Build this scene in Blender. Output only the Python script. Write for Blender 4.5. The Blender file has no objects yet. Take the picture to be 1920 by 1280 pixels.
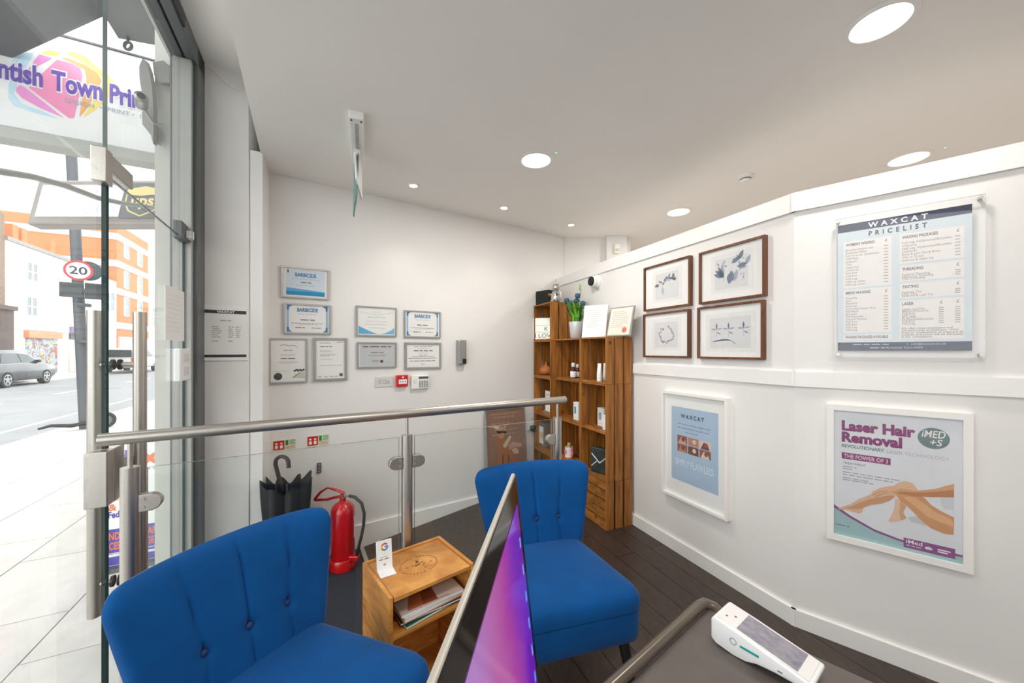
import bpy, bmesh, math, random
from mathutils import Vector, Matrix
random.seed(7)
SC = bpy.context.scene
COL = SC.collection
R = math.radians

# ------------------------------------------------------------------ camera, sky, exposure
F, CX, HY, CH = 700.0, 960.0, 657.0, 1.35          # focal length / horizon of the 1920x1280 photograph, eye height
cam_d = bpy.data.cameras.new('camera')
cam_d.sensor_width = 36.0
cam_d.lens = F / 1920 * 36
cam_d.shift_y = (HY - 640) / 1920
cam_d.clip_start = 0.02
cam_d.clip_end = 300
cam = bpy.data.objects.new('camera', cam_d)
cam.location = (0, 0, CH)
cam.rotation_euler = (R(90), 0, 0)
COL.objects.link(cam)
SC.camera = cam

world = bpy.data.worlds.new('overcast_sky')
SC.world = world
world.use_nodes = True
bg = world.node_tree.nodes['Background']
bg.inputs['Color'].default_value = (0.975, 0.985, 1.0, 1)
bg.inputs['Strength'].default_value = 2.3

SC.view_settings.view_transform = 'Standard'
SC.view_settings.look = 'None'
SC.view_settings.gamma = 1.0
SC.view_settings.use_curve_mapping = False
SC.view_settings.exposure = 0.62
SC.cycles.use_denoising = True
SC.cycles.max_bounces = 8
SC.cycles.diffuse_bounces = 5
SC.cycles.glossy_bounces = 3
SC.cycles.transparent_max_bounces = 14
SC.cycles.use_adaptive_sampling = True
SC.cycles.adaptive_threshold = 0.03
SC.cycles.caustics_reflective = False
SC.cycles.caustics_refractive = False

# ------------------------------------------------------------------ materials
def lin(c):
    return tuple(((v / 255) / 12.92 if v / 255 <= 0.04045 else ((v / 255 + 0.055) / 1.055) ** 2.4) for v in c)

MATS = {}
def mat(name, col, rough=0.6, metal=0.0, var=0.04, scale=8.0, bump=0.0, emit=None, estr=0.0, stretch=None, spec=0.5, coat=0.0, sheen=0.0, rnd=0.0):
    """procedural principled material: base colour broken up by noise"""
    if name in MATS: return MATS[name]
    m = bpy.data.materials.new(name); m.use_nodes = True
    nt = m.node_tree; b = nt.nodes['Principled BSDF']
    c = lin(col)
    tc = nt.nodes.new('ShaderNodeTexCoord'); mp = nt.nodes.new('ShaderNodeMapping')
    nz = nt.nodes.new('ShaderNodeTexNoise'); rp = nt.nodes.new('ShaderNodeValToRGB')
    nt.links.new(tc.outputs['Object'], mp.inputs['Vector']); nt.links.new(mp.outputs['Vector'], nz.inputs['Vector'])
    if stretch: mp.inputs['Scale'].default_value = stretch
    nz.inputs['Scale'].default_value = scale; nz.inputs['Detail'].default_value = 5
    nt.links.new(nz.outputs['Fac'], rp.inputs['Fac'])
    rp.color_ramp.elements[0].position = 0.3; rp.color_ramp.elements[1].position = 0.7
    rp.color_ramp.elements[0].color = (*[max(0, v * (1 - var)) for v in c], 1)
    rp.color_ramp.elements[1].color = (*[min(1, v * (1 + var)) for v in c], 1)
    out = rp.outputs['Color']
    if rnd:
        oi = nt.nodes.new('ShaderNodeObjectInfo'); hs = nt.nodes.new('ShaderNodeHueSaturation'); mr = nt.nodes.new('ShaderNodeMapRange')
        mr.inputs['To Min'].default_value = 1 - rnd; mr.inputs['To Max'].default_value = 1 + rnd
        nt.links.new(oi.outputs['Random'], mr.inputs['Value']); nt.links.new(mr.outputs['Result'], hs.inputs['Value'])
        nt.links.new(out, hs.inputs['Color']); out = hs.outputs['Color']
        va = nt.nodes.new('ShaderNodeVectorMath'); va.operation = 'ADD'
        ml = nt.nodes.new('ShaderNodeMath'); ml.operation = 'MULTIPLY'; ml.inputs[1].default_value = 31.0
        nt.links.new(oi.outputs['Random'], ml.inputs[0]); nt.links.new(mp.outputs['Vector'], va.inputs[0]); nt.links.new(ml.outputs[0], va.inputs[1])
        nt.links.new(va.outputs[0], nz.inputs['Vector'])
    nt.links.new(out, b.inputs['Base Color'])
    b.inputs['Roughness'].default_value = rough
    b.inputs['Metallic'].default_value = metal
    b.inputs['Specular IOR Level'].default_value = spec
    if coat: b.inputs['Coat Weight'].default_value = coat; b.inputs['Coat Roughness'].default_value = 0.08
    if sheen: b.inputs['Sheen Weight'].default_value = sheen; b.inputs['Sheen Roughness'].default_value = 0.4
    if bump:
        bp = nt.nodes.new('ShaderNodeBump'); bp.inputs['Strength'].default_value = bump; bp.inputs['Distance'].default_value = 0.01
        nt.links.new(nz.outputs['Fac'], bp.inputs['Height']); nt.links.new(bp.outputs['Normal'], b.inputs['Normal'])
    if emit is not None:
        b.inputs['Emission Color'].default_value = (*lin(emit), 1); b.inputs['Emission Strength'].default_value = estr
    MATS[name] = m
    return m

def glass(name, tint=(255, 255, 255), refl=1.0):
    """thin architectural glass: clear transmission plus a Fresnel reflection"""
    if name in MATS: return MATS[name]
    m = bpy.data.materials.new(name); m.use_nodes = True
    nt = m.node_tree; nt.nodes.clear()
    o = nt.nodes.new('ShaderNodeOutputMaterial'); mx = nt.nodes.new('ShaderNodeMixShader')
    t = nt.nodes.new('ShaderNodeBsdfTransparent'); g = nt.nodes.new('ShaderNodeBsdfGlossy'); fr = nt.nodes.new('ShaderNodeFresnel')
    ml = nt.nodes.new('ShaderNodeMath'); ml.operation = 'MULTIPLY'; ml.inputs[1].default_value = refl
    gm = nt.nodes.new('ShaderNodeNewGeometry'); io = nt.nodes.new('ShaderNodeMath'); io.operation = 'MULTIPLY_ADD'   # same reflectance from either face of the pane
    io.inputs[1].default_value = 1 / 1.45 - 1.45; io.inputs[2].default_value = 1.45
    nt.links.new(gm.outputs['Backfacing'], io.inputs[0]); nt.links.new(io.outputs[0], fr.inputs['IOR'])
    t.inputs['Color'].default_value = (*lin(tint), 1); g.inputs['Roughness'].default_value = 0.02
    nt.links.new(fr.outputs[0], ml.inputs[0]); nt.links.new(ml.outputs[0], mx.inputs[0])
    nt.links.new(t.outputs[0], mx.inputs[1]); nt.links.new(g.outputs[0], mx.inputs[2]); nt.links.new(mx.outputs[0], o.inputs[0])
    MATS[name] = m
    return m

def wood(name, c1, c2, rough=0.55, scale=3.0, stretch=(1, 1, 0.08), rnd=0.12, bump=0.15):
    """streaky grain along one axis with a few knots"""
    if name in MATS: return MATS[name]
    m = bpy.data.materials.new(name); m.use_nodes = True
    nt = m.node_tree; b = nt.nodes['Principled BSDF']
    tc = nt.nodes.new('ShaderNodeTexCoord'); mp = nt.nodes.new('ShaderNodeMapping'); nz = nt.nodes.new('ShaderNodeTexNoise')
    mp.inputs['Scale'].default_value = stretch
    geo = nt.nodes.new('ShaderNodeNewGeometry')
    oi = nt.nodes.new('ShaderNodeObjectInfo'); ml = nt.nodes.new('ShaderNodeMath'); ml.operation = 'MULTIPLY'; ml.inputs[1].default_value = 57
    va = nt.nodes.new('ShaderNodeVectorMath'); va.operation = 'ADD'
    nt.links.new(geo.outputs['Position'], mp.inputs['Vector'])
    nt.links.new(oi.outputs['Random'], ml.inputs[0]); nt.links.new(mp.outputs[0], va.inputs[0]); nt.links.new(ml.outputs[0], va.inputs[1])
    nt.links.new(va.outputs[0], nz.inputs['Vector'])
    nz.inputs['Scale'].default_value = scale * 12; nz.inputs['Detail'].default_value = 6; nz.inputs['Distortion'].default_value = 0.6
    rp = nt.nodes.new('ShaderNodeValToRGB'); nt.links.new(nz.outputs['Fac'], rp.inputs['Fac'])
    rp.color_ramp.elements[0].position = 0.32; rp.color_ramp.elements[1].position = 0.68
    rp.color_ramp.elements[0].color = (*lin(c1), 1); rp.color_ramp.elements[1].color = (*lin(c2), 1)
    vo = nt.nodes.new('ShaderNodeTexVoronoi'); vo.inputs['Scale'].default_value = 5.5
    nt.links.new(geo.outputs['Position'], vo.inputs['Vector'])
    kr = nt.nodes.new('ShaderNodeValToRGB'); kr.color_ramp.elements[0].position = 0.05; kr.color_ramp.elements[1].position = 0.11
    kr.color_ramp.elements[0].color = (0.35, 0.3, 0.28, 1); kr.color_ramp.elements[1].color = (1, 1, 1, 1)
    nt.links.new(vo.outputs['Distance'], kr.inputs['Fac'])
    mx = nt.nodes.new('ShaderNodeMix'); mx.data_type = 'RGBA'; mx.blend_type = 'MULTIPLY'; mx.inputs['Factor'].default_value = 1.0
    nt.links.new(rp.outputs['Color'], mx.inputs['A']); nt.links.new(kr.outputs['Color'], mx.inputs['B'])
    hs = nt.nodes.new('ShaderNodeHueSaturation'); mr = nt.nodes.new('ShaderNodeMapRange')
    mr.inputs['To Min'].default_value = 1 - rnd; mr.inputs['To Max'].default_value = 1 + rnd
    nt.links.new(oi.outputs['Random'], mr.inputs['Value']); nt.links.new(mr.outputs[0], hs.inputs['Value']); nt.links.new(mx.outputs['Result'], hs.inputs['Color'])
    nt.links.new(hs.outputs[0], b.inputs['Base Color']); b.inputs['Roughness'].default_value = rough
    bp = nt.nodes.new('ShaderNodeBump'); bp.inputs['Strength'].default_value = bump; bp.inputs['Distance'].default_value = 0.004
    nt.links.new(nz.outputs['Fac'], bp.inputs['Height']); nt.links.new(bp.outputs[0], b.inputs['Normal'])
    MATS[name] = m
    return m

def ink(c, name=None):
    return mat(name or 'ink_%02x%02x%02x' % tuple(c), c, rough=0.5, var=0.02, scale=30)

WALL = mat('white_wall_paint', (234, 231, 228), 0.55, var=0.012, scale=3, bump=0.02)
CEIL = mat('ceiling_paint', (246, 243, 239), 0.8, var=0.01, scale=2)
TRIM = mat('white_satin_trim', (242, 240, 237), 0.35, var=0.01)
STEEL = mat('brushed_steel', (190, 184, 177), 0.36, 1.0, var=0.05, scale=40, stretch=(1, 1, 12))
ALU = mat('grey_powder_aluminium', (104, 107, 109), 0.45, 0.3)
PALEALU = mat('pale_grey_aluminium', (176, 177, 172), 0.45, 0.2)
BLACK = mat('black_plastic', (22, 22, 23), 0.45)
WHITEP = mat('white_plastic', (240, 240, 238), 0.35)
PAPER = mat('white_paper', (240, 239, 236), 0.6, var=0.01)
RED = mat('fire_red_gloss', (205, 14, 20), 0.22, coat=0.6, var=0.05)
SILVER = mat('silver_frame', (178, 177, 176), 0.3, 0.6)
GLASS = glass('clear_glass', (252, 254, 253), 0.75)
FGLASS = glass('frame_glass', (255, 255, 255), 0.9)
GEDGE = mat('green_glass_edge', (28, 52, 50), 0.45, var=0.1, spec=0.2)
PGEDGE = mat('pale_glass_edge', (120, 132, 130), 0.2, var=0.1)
CRATE = wood('stained_crate_wood', (120, 72, 24), (180, 116, 48))
TABLEW = wood('honey_pine', (188, 116, 46), (226, 162, 82), 0.4, stretch=(0.25, 0.25, 1.2), rnd=0.04)
FLOORW = wood('dark_floor_wood', (52, 41, 36), (70, 56, 49), 0.42, stretch=(1.2, 0.3, 1), rnd=0.14, bump=0.05)
RAMPW = wood('dark_ramp_wood', (62, 52, 46), (80, 68, 60), 0.5, stretch=(1.2, 0.4, 1), rnd=0.06, bump=0.05)
MATT = mat('charcoal_entrance_carpet', (44, 48, 58), 0.95, var=0.35, scale=60, stretch=(1, 6, 1), bump=0.4)
BLUE = mat('royal_blue_velvet', (3, 73, 134), 0.8, var=0.14, scale=7, sheen=0.12, spec=0.15)
BLUEB = mat('dark_blue_button', (14, 52, 104), 0.7)
WALNUT = wood('walnut_frame', (84, 48, 26), (128, 76, 42), 0.4, rnd=0.05)

# ------------------------------------------------------------------ geometry helpers
class MB:
    """collects geometry (several materials allowed) and links it as ONE mesh object"""
    def __init__(s): s.v = []; s.f = []; s.mi = []; s.ms = []
    def add(s, vs, fs, m):
        if m not in s.ms: s.ms.append(m)
        k = s.ms.index(m); o = len(s.v)
        s.v += [tuple(p) for p in vs]; s.f += [tuple(i + o for i in f) for f in fs]; s.mi += [k] * len(fs)
        return s
    def box(s, x0, x1, y0, y1, z0, z1, m, M=None):
        vs = [Vector((x, y, z)) for z in (z0, z1) for y in (y0, y1) for x in (x0, x1)]
        if M: vs = [M @ p for p in vs]
        return s.add(vs, [(0, 2, 3, 1), (4, 5, 7, 6), (0, 1, 5, 4), (2, 6, 7, 3), (0, 4, 6, 2), (1, 3, 7, 5)], m)
    def cyl(s, p0, p1, r0, m, r1=None, n=16):
        return s.tube([p0, p1], [r0, r0 if r1 is None else r1], m, n)
    def tube(s, pts, rad, m, n=10, flat=1.0):
        pts = [Vector(p) for p in pts]; N = len(pts)
        if not isinstance(rad, (list, tuple)): rad = [rad] * N
        vs = []; up = None
        for i, p in enumerate(pts):
            t = (pts[min(i + 1, N - 1)] - pts[max(i - 1, 0)]).normalized()
            if up is None or abs(up.dot(t)) > 0.99: up = Vector((0, 0, 1)) if abs(t.z) < 0.95 else Vector((0, 1, 0))
            a = t.cross(up).normalized(); b = a.cross(t).normalized(); up = b
            for k in range(n):
                q = 2 * math.pi * k / n
                vs.append(p + (a * math.cos(q) + b * math.sin(q) * flat) * rad[i])
        fs = [(i * n + k, i * n + (k + 1) % n, (i + 1) * n + (k + 1) % n, (i + 1) * n + k) for i in range(N - 1) for k in range(n)]
        fs += [tuple(range(n - 1, -1, -1)), tuple((N - 1) * n + k for k in range(n))]
        return s.add(vs, fs, m)
    def lathe(s, prof, m, c=(0, 0, 0), n=24, M=None, jag=0):
        vs = []
        for j, (r, z) in enumerate(prof):
            for k in range(n):
                q = 2 * math.pi * k / n; rr = max(r, 1e-4)
                vs.append(Vector((c[0] + rr * math.cos(q), c[1] + rr * math.sin(q), c[2] + z)))
        if M: vs = [M @ p for p in vs]
        N = len(prof)
        fs = [(i * n + k, i * n + (k + 1) % n, (i + 1) * n + (k + 1) % n, (i + 1) * n + k) for i in range(N - 1) for k in range(n)]
        fs += [tuple(range(n - 1, -1, -1)), tuple((N - 1) * n + k for k in range(n))]
        return s.add(vs, fs, m)
    def prism(s, poly, z0, z1, m):
        """plan polygon extruded upwards; z0/z1 may be per-vertex lists"""
        n = len(poly)
        za = z0 if isinstance(z0, (list, tuple)) else [z0] * n; zb = z1 if isinstance(z1, (list, tuple)) else [z1] * n
        vs = [(p[0], p[1], za[i]) for i, p in enumerate(poly)] + [(p[0], p[1], zb[i]) for i, p in enumerate(poly)]
        fs = [tuple(range(n - 1, -1, -1)), tuple(range(n, 2 * n))] + [(i, (i + 1) % n, n + (i + 1) % n, n + i) for i in range(n)]
        return s.add(vs, fs, m)
    def slab(s, poly, y0, y1, m):
        """x-z polygon given thickness along y"""
        n = len(poly)
        vs = [(p[0], y0, p[1]) for p in poly] + [(p[0], y1, p[1]) for p in poly]
        fs = [tuple(range(n)), tuple(range(2 * n - 1, n - 1, -1))] + [(i, n + i, n + (i + 1) % n, (i + 1) % n) for i in range(n)]
        return s.add(vs, fs, m)
    # flat print in the local x-z plane at depth y
    def rect(s, x0, x1, z0, z1, y, m): return s.add([(x0, y, z0), (x1, y, z0), (x1, y, z1), (x0, y, z1)], [(0, 1, 2, 3)], m)
    def poly(s, pts, y, m): return s.add([(p[0], y, p[1]) for p in pts], [tuple(range(len(pts)))], m)
    def disc(s, x, z, r, y, m, n=20, rz=None):
        rz = r if rz is None else rz
        return s.poly([(x + r * math.cos(2 * math.pi * k / n), z + rz * math.sin(2 * math.pi * k / n)) for k in range(n)], y, m)
    def ring(s, x, z, r0, r1, y, m, a0=0, a1=360, n=24):
        vs = []; fs = []
        for k in range(n + 1):
            q = R(a0 + (a1 - a0) * k / n)
            vs += [(x + r0 * math.cos(q), y, z + r0 * math.sin(q)), (x + r1 * math.cos(q), y, z + r1 * math.sin(q))]
        return s.add(vs, [(2 * k, 2 * k + 1, 2 * k + 3, 2 * k + 2) for k in range(n)], m)
    def pline(s, pts, w, y, m):
        for p, q in zip(pts, pts[1:]):
            d = Vector((q[0] - p[0], q[1] - p[1])).normalized() * w / 2; s.poly([(p[0] - d.y, p[1] + d.x), (q[0] - d.y, q[1] + d.x), (q[0] + d.y, q[1] - d.x), (p[0] + d.y, p[1] - d.x)], y, m)
        return s
    def lines(s, x0, x1, z, h, y, m, words=None):
        """a line of print too small to read, as word-length dashes"""
        x = x0; rs = random.Random(int(abs(x0 * 9173 + z * 77711) * 100))
        while x < x1 - h:
            w = min(x1 - x, h * rs.uniform(2.2, 5.5)); s.rect(x, x + w, z - h * 0.3, z + h * 0.3, y, m); x += w + h * 0.8
        return s
    def text(s, body, x, z, h, y, m, w=None, align='L', bold=0.0, space=1.0, shear=0.0):
        """lettering, cap height h, baseline z; fitted to width w when given"""
        vs, fs, tw = glyphs(body, bold, space, shear)
        sc = h; sx = sc if w is None else w / max(tw, 1e-6)
        off = {'L': 0, 'C': -tw * sx / 2, 'R': -tw * sx}[align]
        s.add([(x + off + p[0] * sx, y, z + p[1] * sc) for p in vs], fs, m)
        return tw * sx
    def build(s, name, parent=None, smooth=0, bevel=0, M=None, seg=2):
        me = bpy.data.meshes.new(name); me.from_pydata(s.v, [], s.f)
        for m in s.ms: me.materials.append(m)
        me.polygons.foreach_set('material_index', s.mi)
        bm = bmesh.new(); bm.from_mesh(me)
        bmesh.ops.recalc_face_normals(bm, faces=bm.faces)
        if bevel:
            es = [e for e in bm.edges if len(e.link_faces) == 2 and e.calc_face_angle(0) > 0.5]
            bmesh.ops.bevel(bm, geom=es, offset=bevel, segments=seg, affect='EDGES', profile=0.5, clamp_overlap=True)
        bm.to_mesh(me); bm.free()
        if smooth:
            me.polygons.foreach_set('use_smooth', [True] * len(me.polygons)); me.set_sharp_from_angle(angle=R(smooth))
        o = bpy.data.objects.new(name, me); COL.objects.link(o)
        if parent: o.parent = parent
        if M is not None: o.matrix_world = M
        return o

GL = {}
def glyphs(body, bold, space, shear):
    key = (body, bold, space, shear)
    if key in GL: return GL[key]
    cu = bpy.data.curves.new('t', 'FONT'); cu.body = body; cu.size = 1.0; cu.offset = bold; cu.space_character = space; cu.shear = shear
    cu.resolution_u = 3; cu.fill_mode = 'FRONT'
    ob = bpy.data.objects.new('t', cu); COL.objects.link(ob)
    dg = bpy.context.evaluated_depsgraph_get()
    me = bpy.data.meshes.new_from_object(ob.evaluated_get(dg))
    vs = [(v.co.x, v.co.y) for v in me.vertices]; fs = [tuple(p.vertices) for p in me.polygons]
    bpy.data.objects.remove(ob); bpy.data.curves.remove(cu); bpy.data.meshes.remove(me)
    x0 = min(v[0] for v in vs); cap = 0.69
    vs = [((a - x0) / cap, b / cap) for a, b in vs]
    GL[key] = (vs, fs, max(v[0] for v in vs))
    return GL[key]

def tag(o, label=None, cat=None, group=None, kind=None):
    if label: o['label'] = label
    if cat: o['category'] = cat
    if group: o['group'] = group
    if kind: o['kind'] = kind
    return o
def thing(name, label, cat, M=None, group=None):
    o = bpy.data.objects.new(name, None); o.empty_display_size = 0.05; COL.objects.link(o)
    if M is not None: o.matrix_world = M if isinstance(M, Matrix) else Matrix.Translation(Vector(M))
    return tag(o, label, cat, group)
def struct(o): o['kind'] = 'structure'; return o
def yaw(loc, deg): return Matrix.Translation(Vector(loc)) @ Matrix.Rotation(R(deg), 4, 'Z')

class Fr:
    """a vertical plane in the room: o = plan point, u = direction to the right as seen; n points to the viewer"""
    def __init__(s, o, u):
        l = math.hypot(*u); s.o = o; s.u = (u[0] / l, u[1] / l); s.n = (s.u[1], -s.u[0])
    def w(s, a, d, z): return Vector((s.o[0] + s.u[0] * a + s.n[0] * d, s.o[1] + s.u[1] * a + s.n[1] * d, z))
    def uv(s, px, py, d=0.0):
        """along-distance and height of the point of this plane (moved d towards the viewer) seen at a pixel of the photograph"""
        rx, rz = (px - CX) / F, (HY - py) / F
        t = (d + s.o[0] * s.n[0] + s.o[1] * s.n[1]) / (rx * s.n[0] + s.n[1])
        x, y = t * rx, t
        return ((x - s.o[0]) * s.u[0] + (y - s.o[1]) * s.u[1], CH + t * rz)
    def M(s, a, d, z):
        p = s.w(a, d, z)
        return Matrix(((s.u[0], -s.n[0], 0, p.x), (s.u[1], -s.n[1], 0, p.y), (0, 0, 1, p.z), (0, 0, 0, 1)))
    def quad(s, xl, xr, tl, bl, tr, br, d=0.0):
        """mean upright rectangle of four photo corners: a0, a1, z0, z1"""
        a0 = (s.uv(xl, tl, d)[0] + s.uv(xl, bl, d)[0]) / 2; a1 = (s.uv(xr, tr, d)[0] + s.uv(xr, br, d)[0]) / 2
        z1 = (s.uv(xl, tl, d)[1] + s.uv(xr, tr, d)[1]) / 2; z0 = (s.uv(xl, bl, d)[1] + s.uv(xr, br, d)[1]) / 2
        return a0, a1, z0, z1
def at_z(px, py, z):
    t = (CH - z) * F / (py - HY)
    return Vector(((px - CX) / F * t, t, z))
def at_d(px, py, t): return Vector(((px - CX) / F * t, t, CH + (HY - py) / F * t))

BW = Fr((-1.713, 2.59), (0.837, 0.5475))            # wall with the certificates
KX, KY = 1.392, 1.842                               # the partition's bend
P1 = Fr((KX, KY), (0.384, -0.923))                  # partition, far leaf (shelves, brown frames)
P2 = Fr((KX, KY), (0.752, -0.66))                   # partition, near leaf (price list, laser poster)
SO = (-1.855, 2.18)                                 # foot of the shopfront's far post
SU = (-0.463, 0.886)                                # along the street, away from us
ST = Fr(SO, SU)                                     # street frame; d outwards is -n
def S(s, d, z=0.0): return ST.w(s, -d, z)
ZC, ZB = 2.59, 3.04                                 # main ceiling, shopfront bay ceiling
ZP = -0.22                                          # pavement
ZM = -0.19                                          # entrance mat
# ------------------------------------------------------------------ lamps of the room
def area(name, loc, power, size, col=(1, 0.96, 0.91), parent=None):
    l = bpy.data.lights.new(name, 'AREA'); l.shape = 'DISK'; l.size = size; l.energy = power; l.color = col
    o = bpy.data.objects.new(name, l); COL.objects.link(o); o.location = loc
    if parent: o.parent = parent
    return o
def spot(name, loc, power, deg, col=(1, 0.9, 0.76), parent=None):
    l = bpy.data.lights.new(name, 'SPOT'); l.energy = power; l.color = col; l.spot_size = R(deg); l.spot_blend = 0.7; l.shadow_soft_size = 0.03
    o = bpy.data.objects.new(name, l); COL.objects.link(o); o.location = loc
    if parent: o.parent = parent
    return o

# ------------------------------------------------------------------ the setting
def wall_run(name, fr, a0, a1, z0, z1, th, m, d=0.0):
    p = [fr.w(a0, d, 0), fr.w(a1, d, 0), fr.w(a1, d - th, 0), fr.w(a0, d - th, 0)]
    return struct(MB().prism([(q.x, q.y) for q in p], z0, z1, m).build(name))

wall_run('wall_back', BW, -0.12, 2.72, -0.4, ZC + 0.05, 0.12, WALL)
wall_run('wall_right', P1, -2.38, 0.0, -0.02, 2.118, 0.09, WALL)
wall_run('wall_right_near', P2, 0.0, 3.25, -0.02, 2.118, 0.09, WALL)
pe = P2.w(3.25, 0, 0)
struct(MB().prism([(0.556, 4.10), (1.30, 4.10), (1.30, 4.2), (0.50, 4.2)], -0.02, ZC + 0.05, WALL).build('wall_far'))
struct(MB().prism([(1.02, 4.02), (1.24, 4.02), (1.24, 4.10), (1.02, 4.10)], -0.02, ZC, WALL).build('trim_1'))
struct(MB().prism([(1.2, 5.6), (4.75, 5.6), (4.75, 5.7), (1.2, 5.7)], -0.02, ZC + 0.05, WALL).build('wall_far_rear'))
struct(MB().prism([(1.20, 4.2), (1.30, 4.2), (1.30, 5.7), (1.20, 5.7)], -0.02, ZC + 0.05, WALL).build('wall_far_side'))
struct(MB().prism([(4.65, -1.9), (4.75, -1.9), (4.75, 5.7), (4.65, 5.7)], -0.02, ZC + 0.05, WALL).build('wall_right_rear'))
sf_end = S(-4.5, 0)
struct(MB().prism([(sf_end.x - 0.1, -1.9), (4.75, -1.9), (4.75, -1.8), (sf_end.x - 0.1, -1.8)], -0.4, ZB + 0.1, WALL).build('wall_rear'))
# pier beside the shopfront and the pipe boxing next to it
struct(MB().prism([(-1.8405, 2.172), (-1.630, 2.310), (-1.76, 2.72), (-2.12, 2.60)], -0.4, ZB + 0.05, WALL).build('wall_left_pier'))
struct(MB().prism([(-1.632, 2.322), (-1.570, 2.352), (-1.705, 2.63), (-1.78, 2.60)], -0.4, ZC + 0.01, TRIM).build('wall_left_boxing', bevel=0.004))
# ceilings
e0 = (-1.018, 1.32); ed = (-0.695, 1.27)
EA = (e0[0] + ed[0] * 1.25, e0[1] + ed[1] * 1.25); EBk = (e0[0] - ed[0] * 2.5, e0[1] - ed[1] * 2.5)
struct(MB().prism([EA, (0.62, 4.3), (1.1, 5.75), (4.8, 5.75), (4.8, -2.0), EBk], ZC, ZC + 0.12, CEIL).build('ceiling'))
struct(MB().prism([EA, EBk, (EBk[0] + 0.02, EBk[1] + 0.01), (EA[0] + 0.03, EA[1] + 0.015)], ZC + 0.004, ZB + 0.06, CEIL).build('trim_2'))
q0, q1 = S(0.6, 0.12), S(-4.7, 0.12)
struct(MB().prism([(q0.x, q0.y), (q1.x, q1.y), (EBk[0] + 0.6, EBk[1] - 0.1), EBk, EA], ZB, ZB + 0.1, CEIL).build('ceiling_bay'))

# floors: seating platform with boards, ramp, sunken entrance mat
RL, RRt = Vector((-1.292, 1.167)), Vector((0.298, 2.13))          # handrail ends (plan)
rd = (RRt - RL).normalized()
wA = BW.w(0.645, 0, 0); wB = BW.w(2.30, 0, 0)
tl = Vector((-0.454, 1.694))
back = S(-4.5, 0)
polyA = [(-1.33, 1.14), (RRt.x, RRt.y), (KX, KY), (pe.x, pe.y), (4.3, -1.82), (back.x, -1.82)]
polyB = [(RRt.x, RRt.y), (wB.x, wB.y), (0.50, 4.05), (KX, KY)]
fl = MB()
fl.prism(polyA, -0.4, -0.006, FLOORW); fl.prism(polyB, -0.4, -0.006, FLOORW)
struct(MB().prism([(KX + .05, KY + .02), (0.55, 4.05), (0.55, 5.7), (4.75, 5.7), (4.75, -0.7), (pe.x + .05, pe.y)], -0.4, -0.004, mat('light_bounce_floor', (206, 202, 196), .5)).build('floor_rear'))  # unseen rear floor, made pale to bounce light up to the ceiling
floor = struct(fl.build('floor'))
def clip(poly, a, b):
    """keep the part of poly left of the line a->b"""
    out = []
    f = lambda p: (b[0] - a[0]) * (p[1] - a[1]) - (b[1] - a[1]) * (p[0] - a[0])
    for i in range(len(poly)):
        p, q = poly[i], poly[(i + 1) % len(poly)]; fp, fq = f(p), f(q)
        if fp >= 0: out.append(p)
        if (fp > 0) != (fq > 0):
            t = fp / (fp - fq); out.append((p[0] + (q[0] - p[0]) * t, p[1] + (q[1] - p[1]) * t))
    return out
def orient(p):
    a = sum(p[i][0] * p[(i + 1) % len(p)][1] - p[(i + 1) % len(p)][0] * p[i][1] for i in range(len(p)))
    return p if a > 0 else p[::-1]
bu, bn = Vector(P1.u), Vector(P1.n)
rs = random.Random(3)
for i in range(-4, 30):
    off = rs.uniform(0, 1.3)
    for j in range(-6, 6):
        a0, a1 = -off + j * 1.3 + 0.0015, -off + (j + 1) * 1.3 - 0.0015
        d0, d1 = -1.4 + i * 0.14 + 0.0015, -1.4 + (i + 1) * 0.14 - 0.0015
        bd_ = MB()
        for reg in (orient(polyA), orient(polyB)):
            pl = orient([tuple(Vector((KX, KY)) + bu * a + bn * d) for a, d in ((a0, d0), (a0, d1), (a1, d1), (a1, d0))])
            for k in range(len(reg)):
                pl = clip(pl, reg[k], reg[(k + 1) % len(reg)])
                if len(pl) < 3: break
            if len(pl) < 3 or abs(sum(pl[k][0] * pl[(k + 1) % len(pl)][1] - pl[(k + 1) % len(pl)][0] * pl[k][1] for k in range(len(pl)))) < 0.0006: continue
            bd_.prism(pl, -0.008, 0.0, FLOORW)
        if bd_.v: bd_.build('floorboard', floor)
rp = MB()
rp.prism([(wA.x, wA.y), (tl.x, tl.y), (RRt.x, RRt.y), (wB.x, wB.y)], -0.42, [ZM, ZM, 0.0, 0.0], RAMPW)
struct(rp.build('floor_ramp'))
tr = MB(); v = (tl - Vector((wA.x, wA.y))); nn = Vector((v.y, -v.x)).normalized() * 0.028
tr.prism([(wA.x, wA.y), (tl.x, tl.y), (tl.x + nn.x, tl.y + nn.y), (wA.x + nn.x, wA.y + nn.y)], ZM - 0.01, ZM + 0.012, PALEALU)
struct(tr.build('trim_3'))
m0, m1 = S(-1.3, 0.02), S(0.05, 0.02)
struct(MB().prism([(m0.x, m0.y), (tl.x, tl.y), (wA.x, wA.y), (-1.70, 2.60), (m1.x, m1.y)], -0.42, ZM, MATT).build('floor_mat'))
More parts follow.
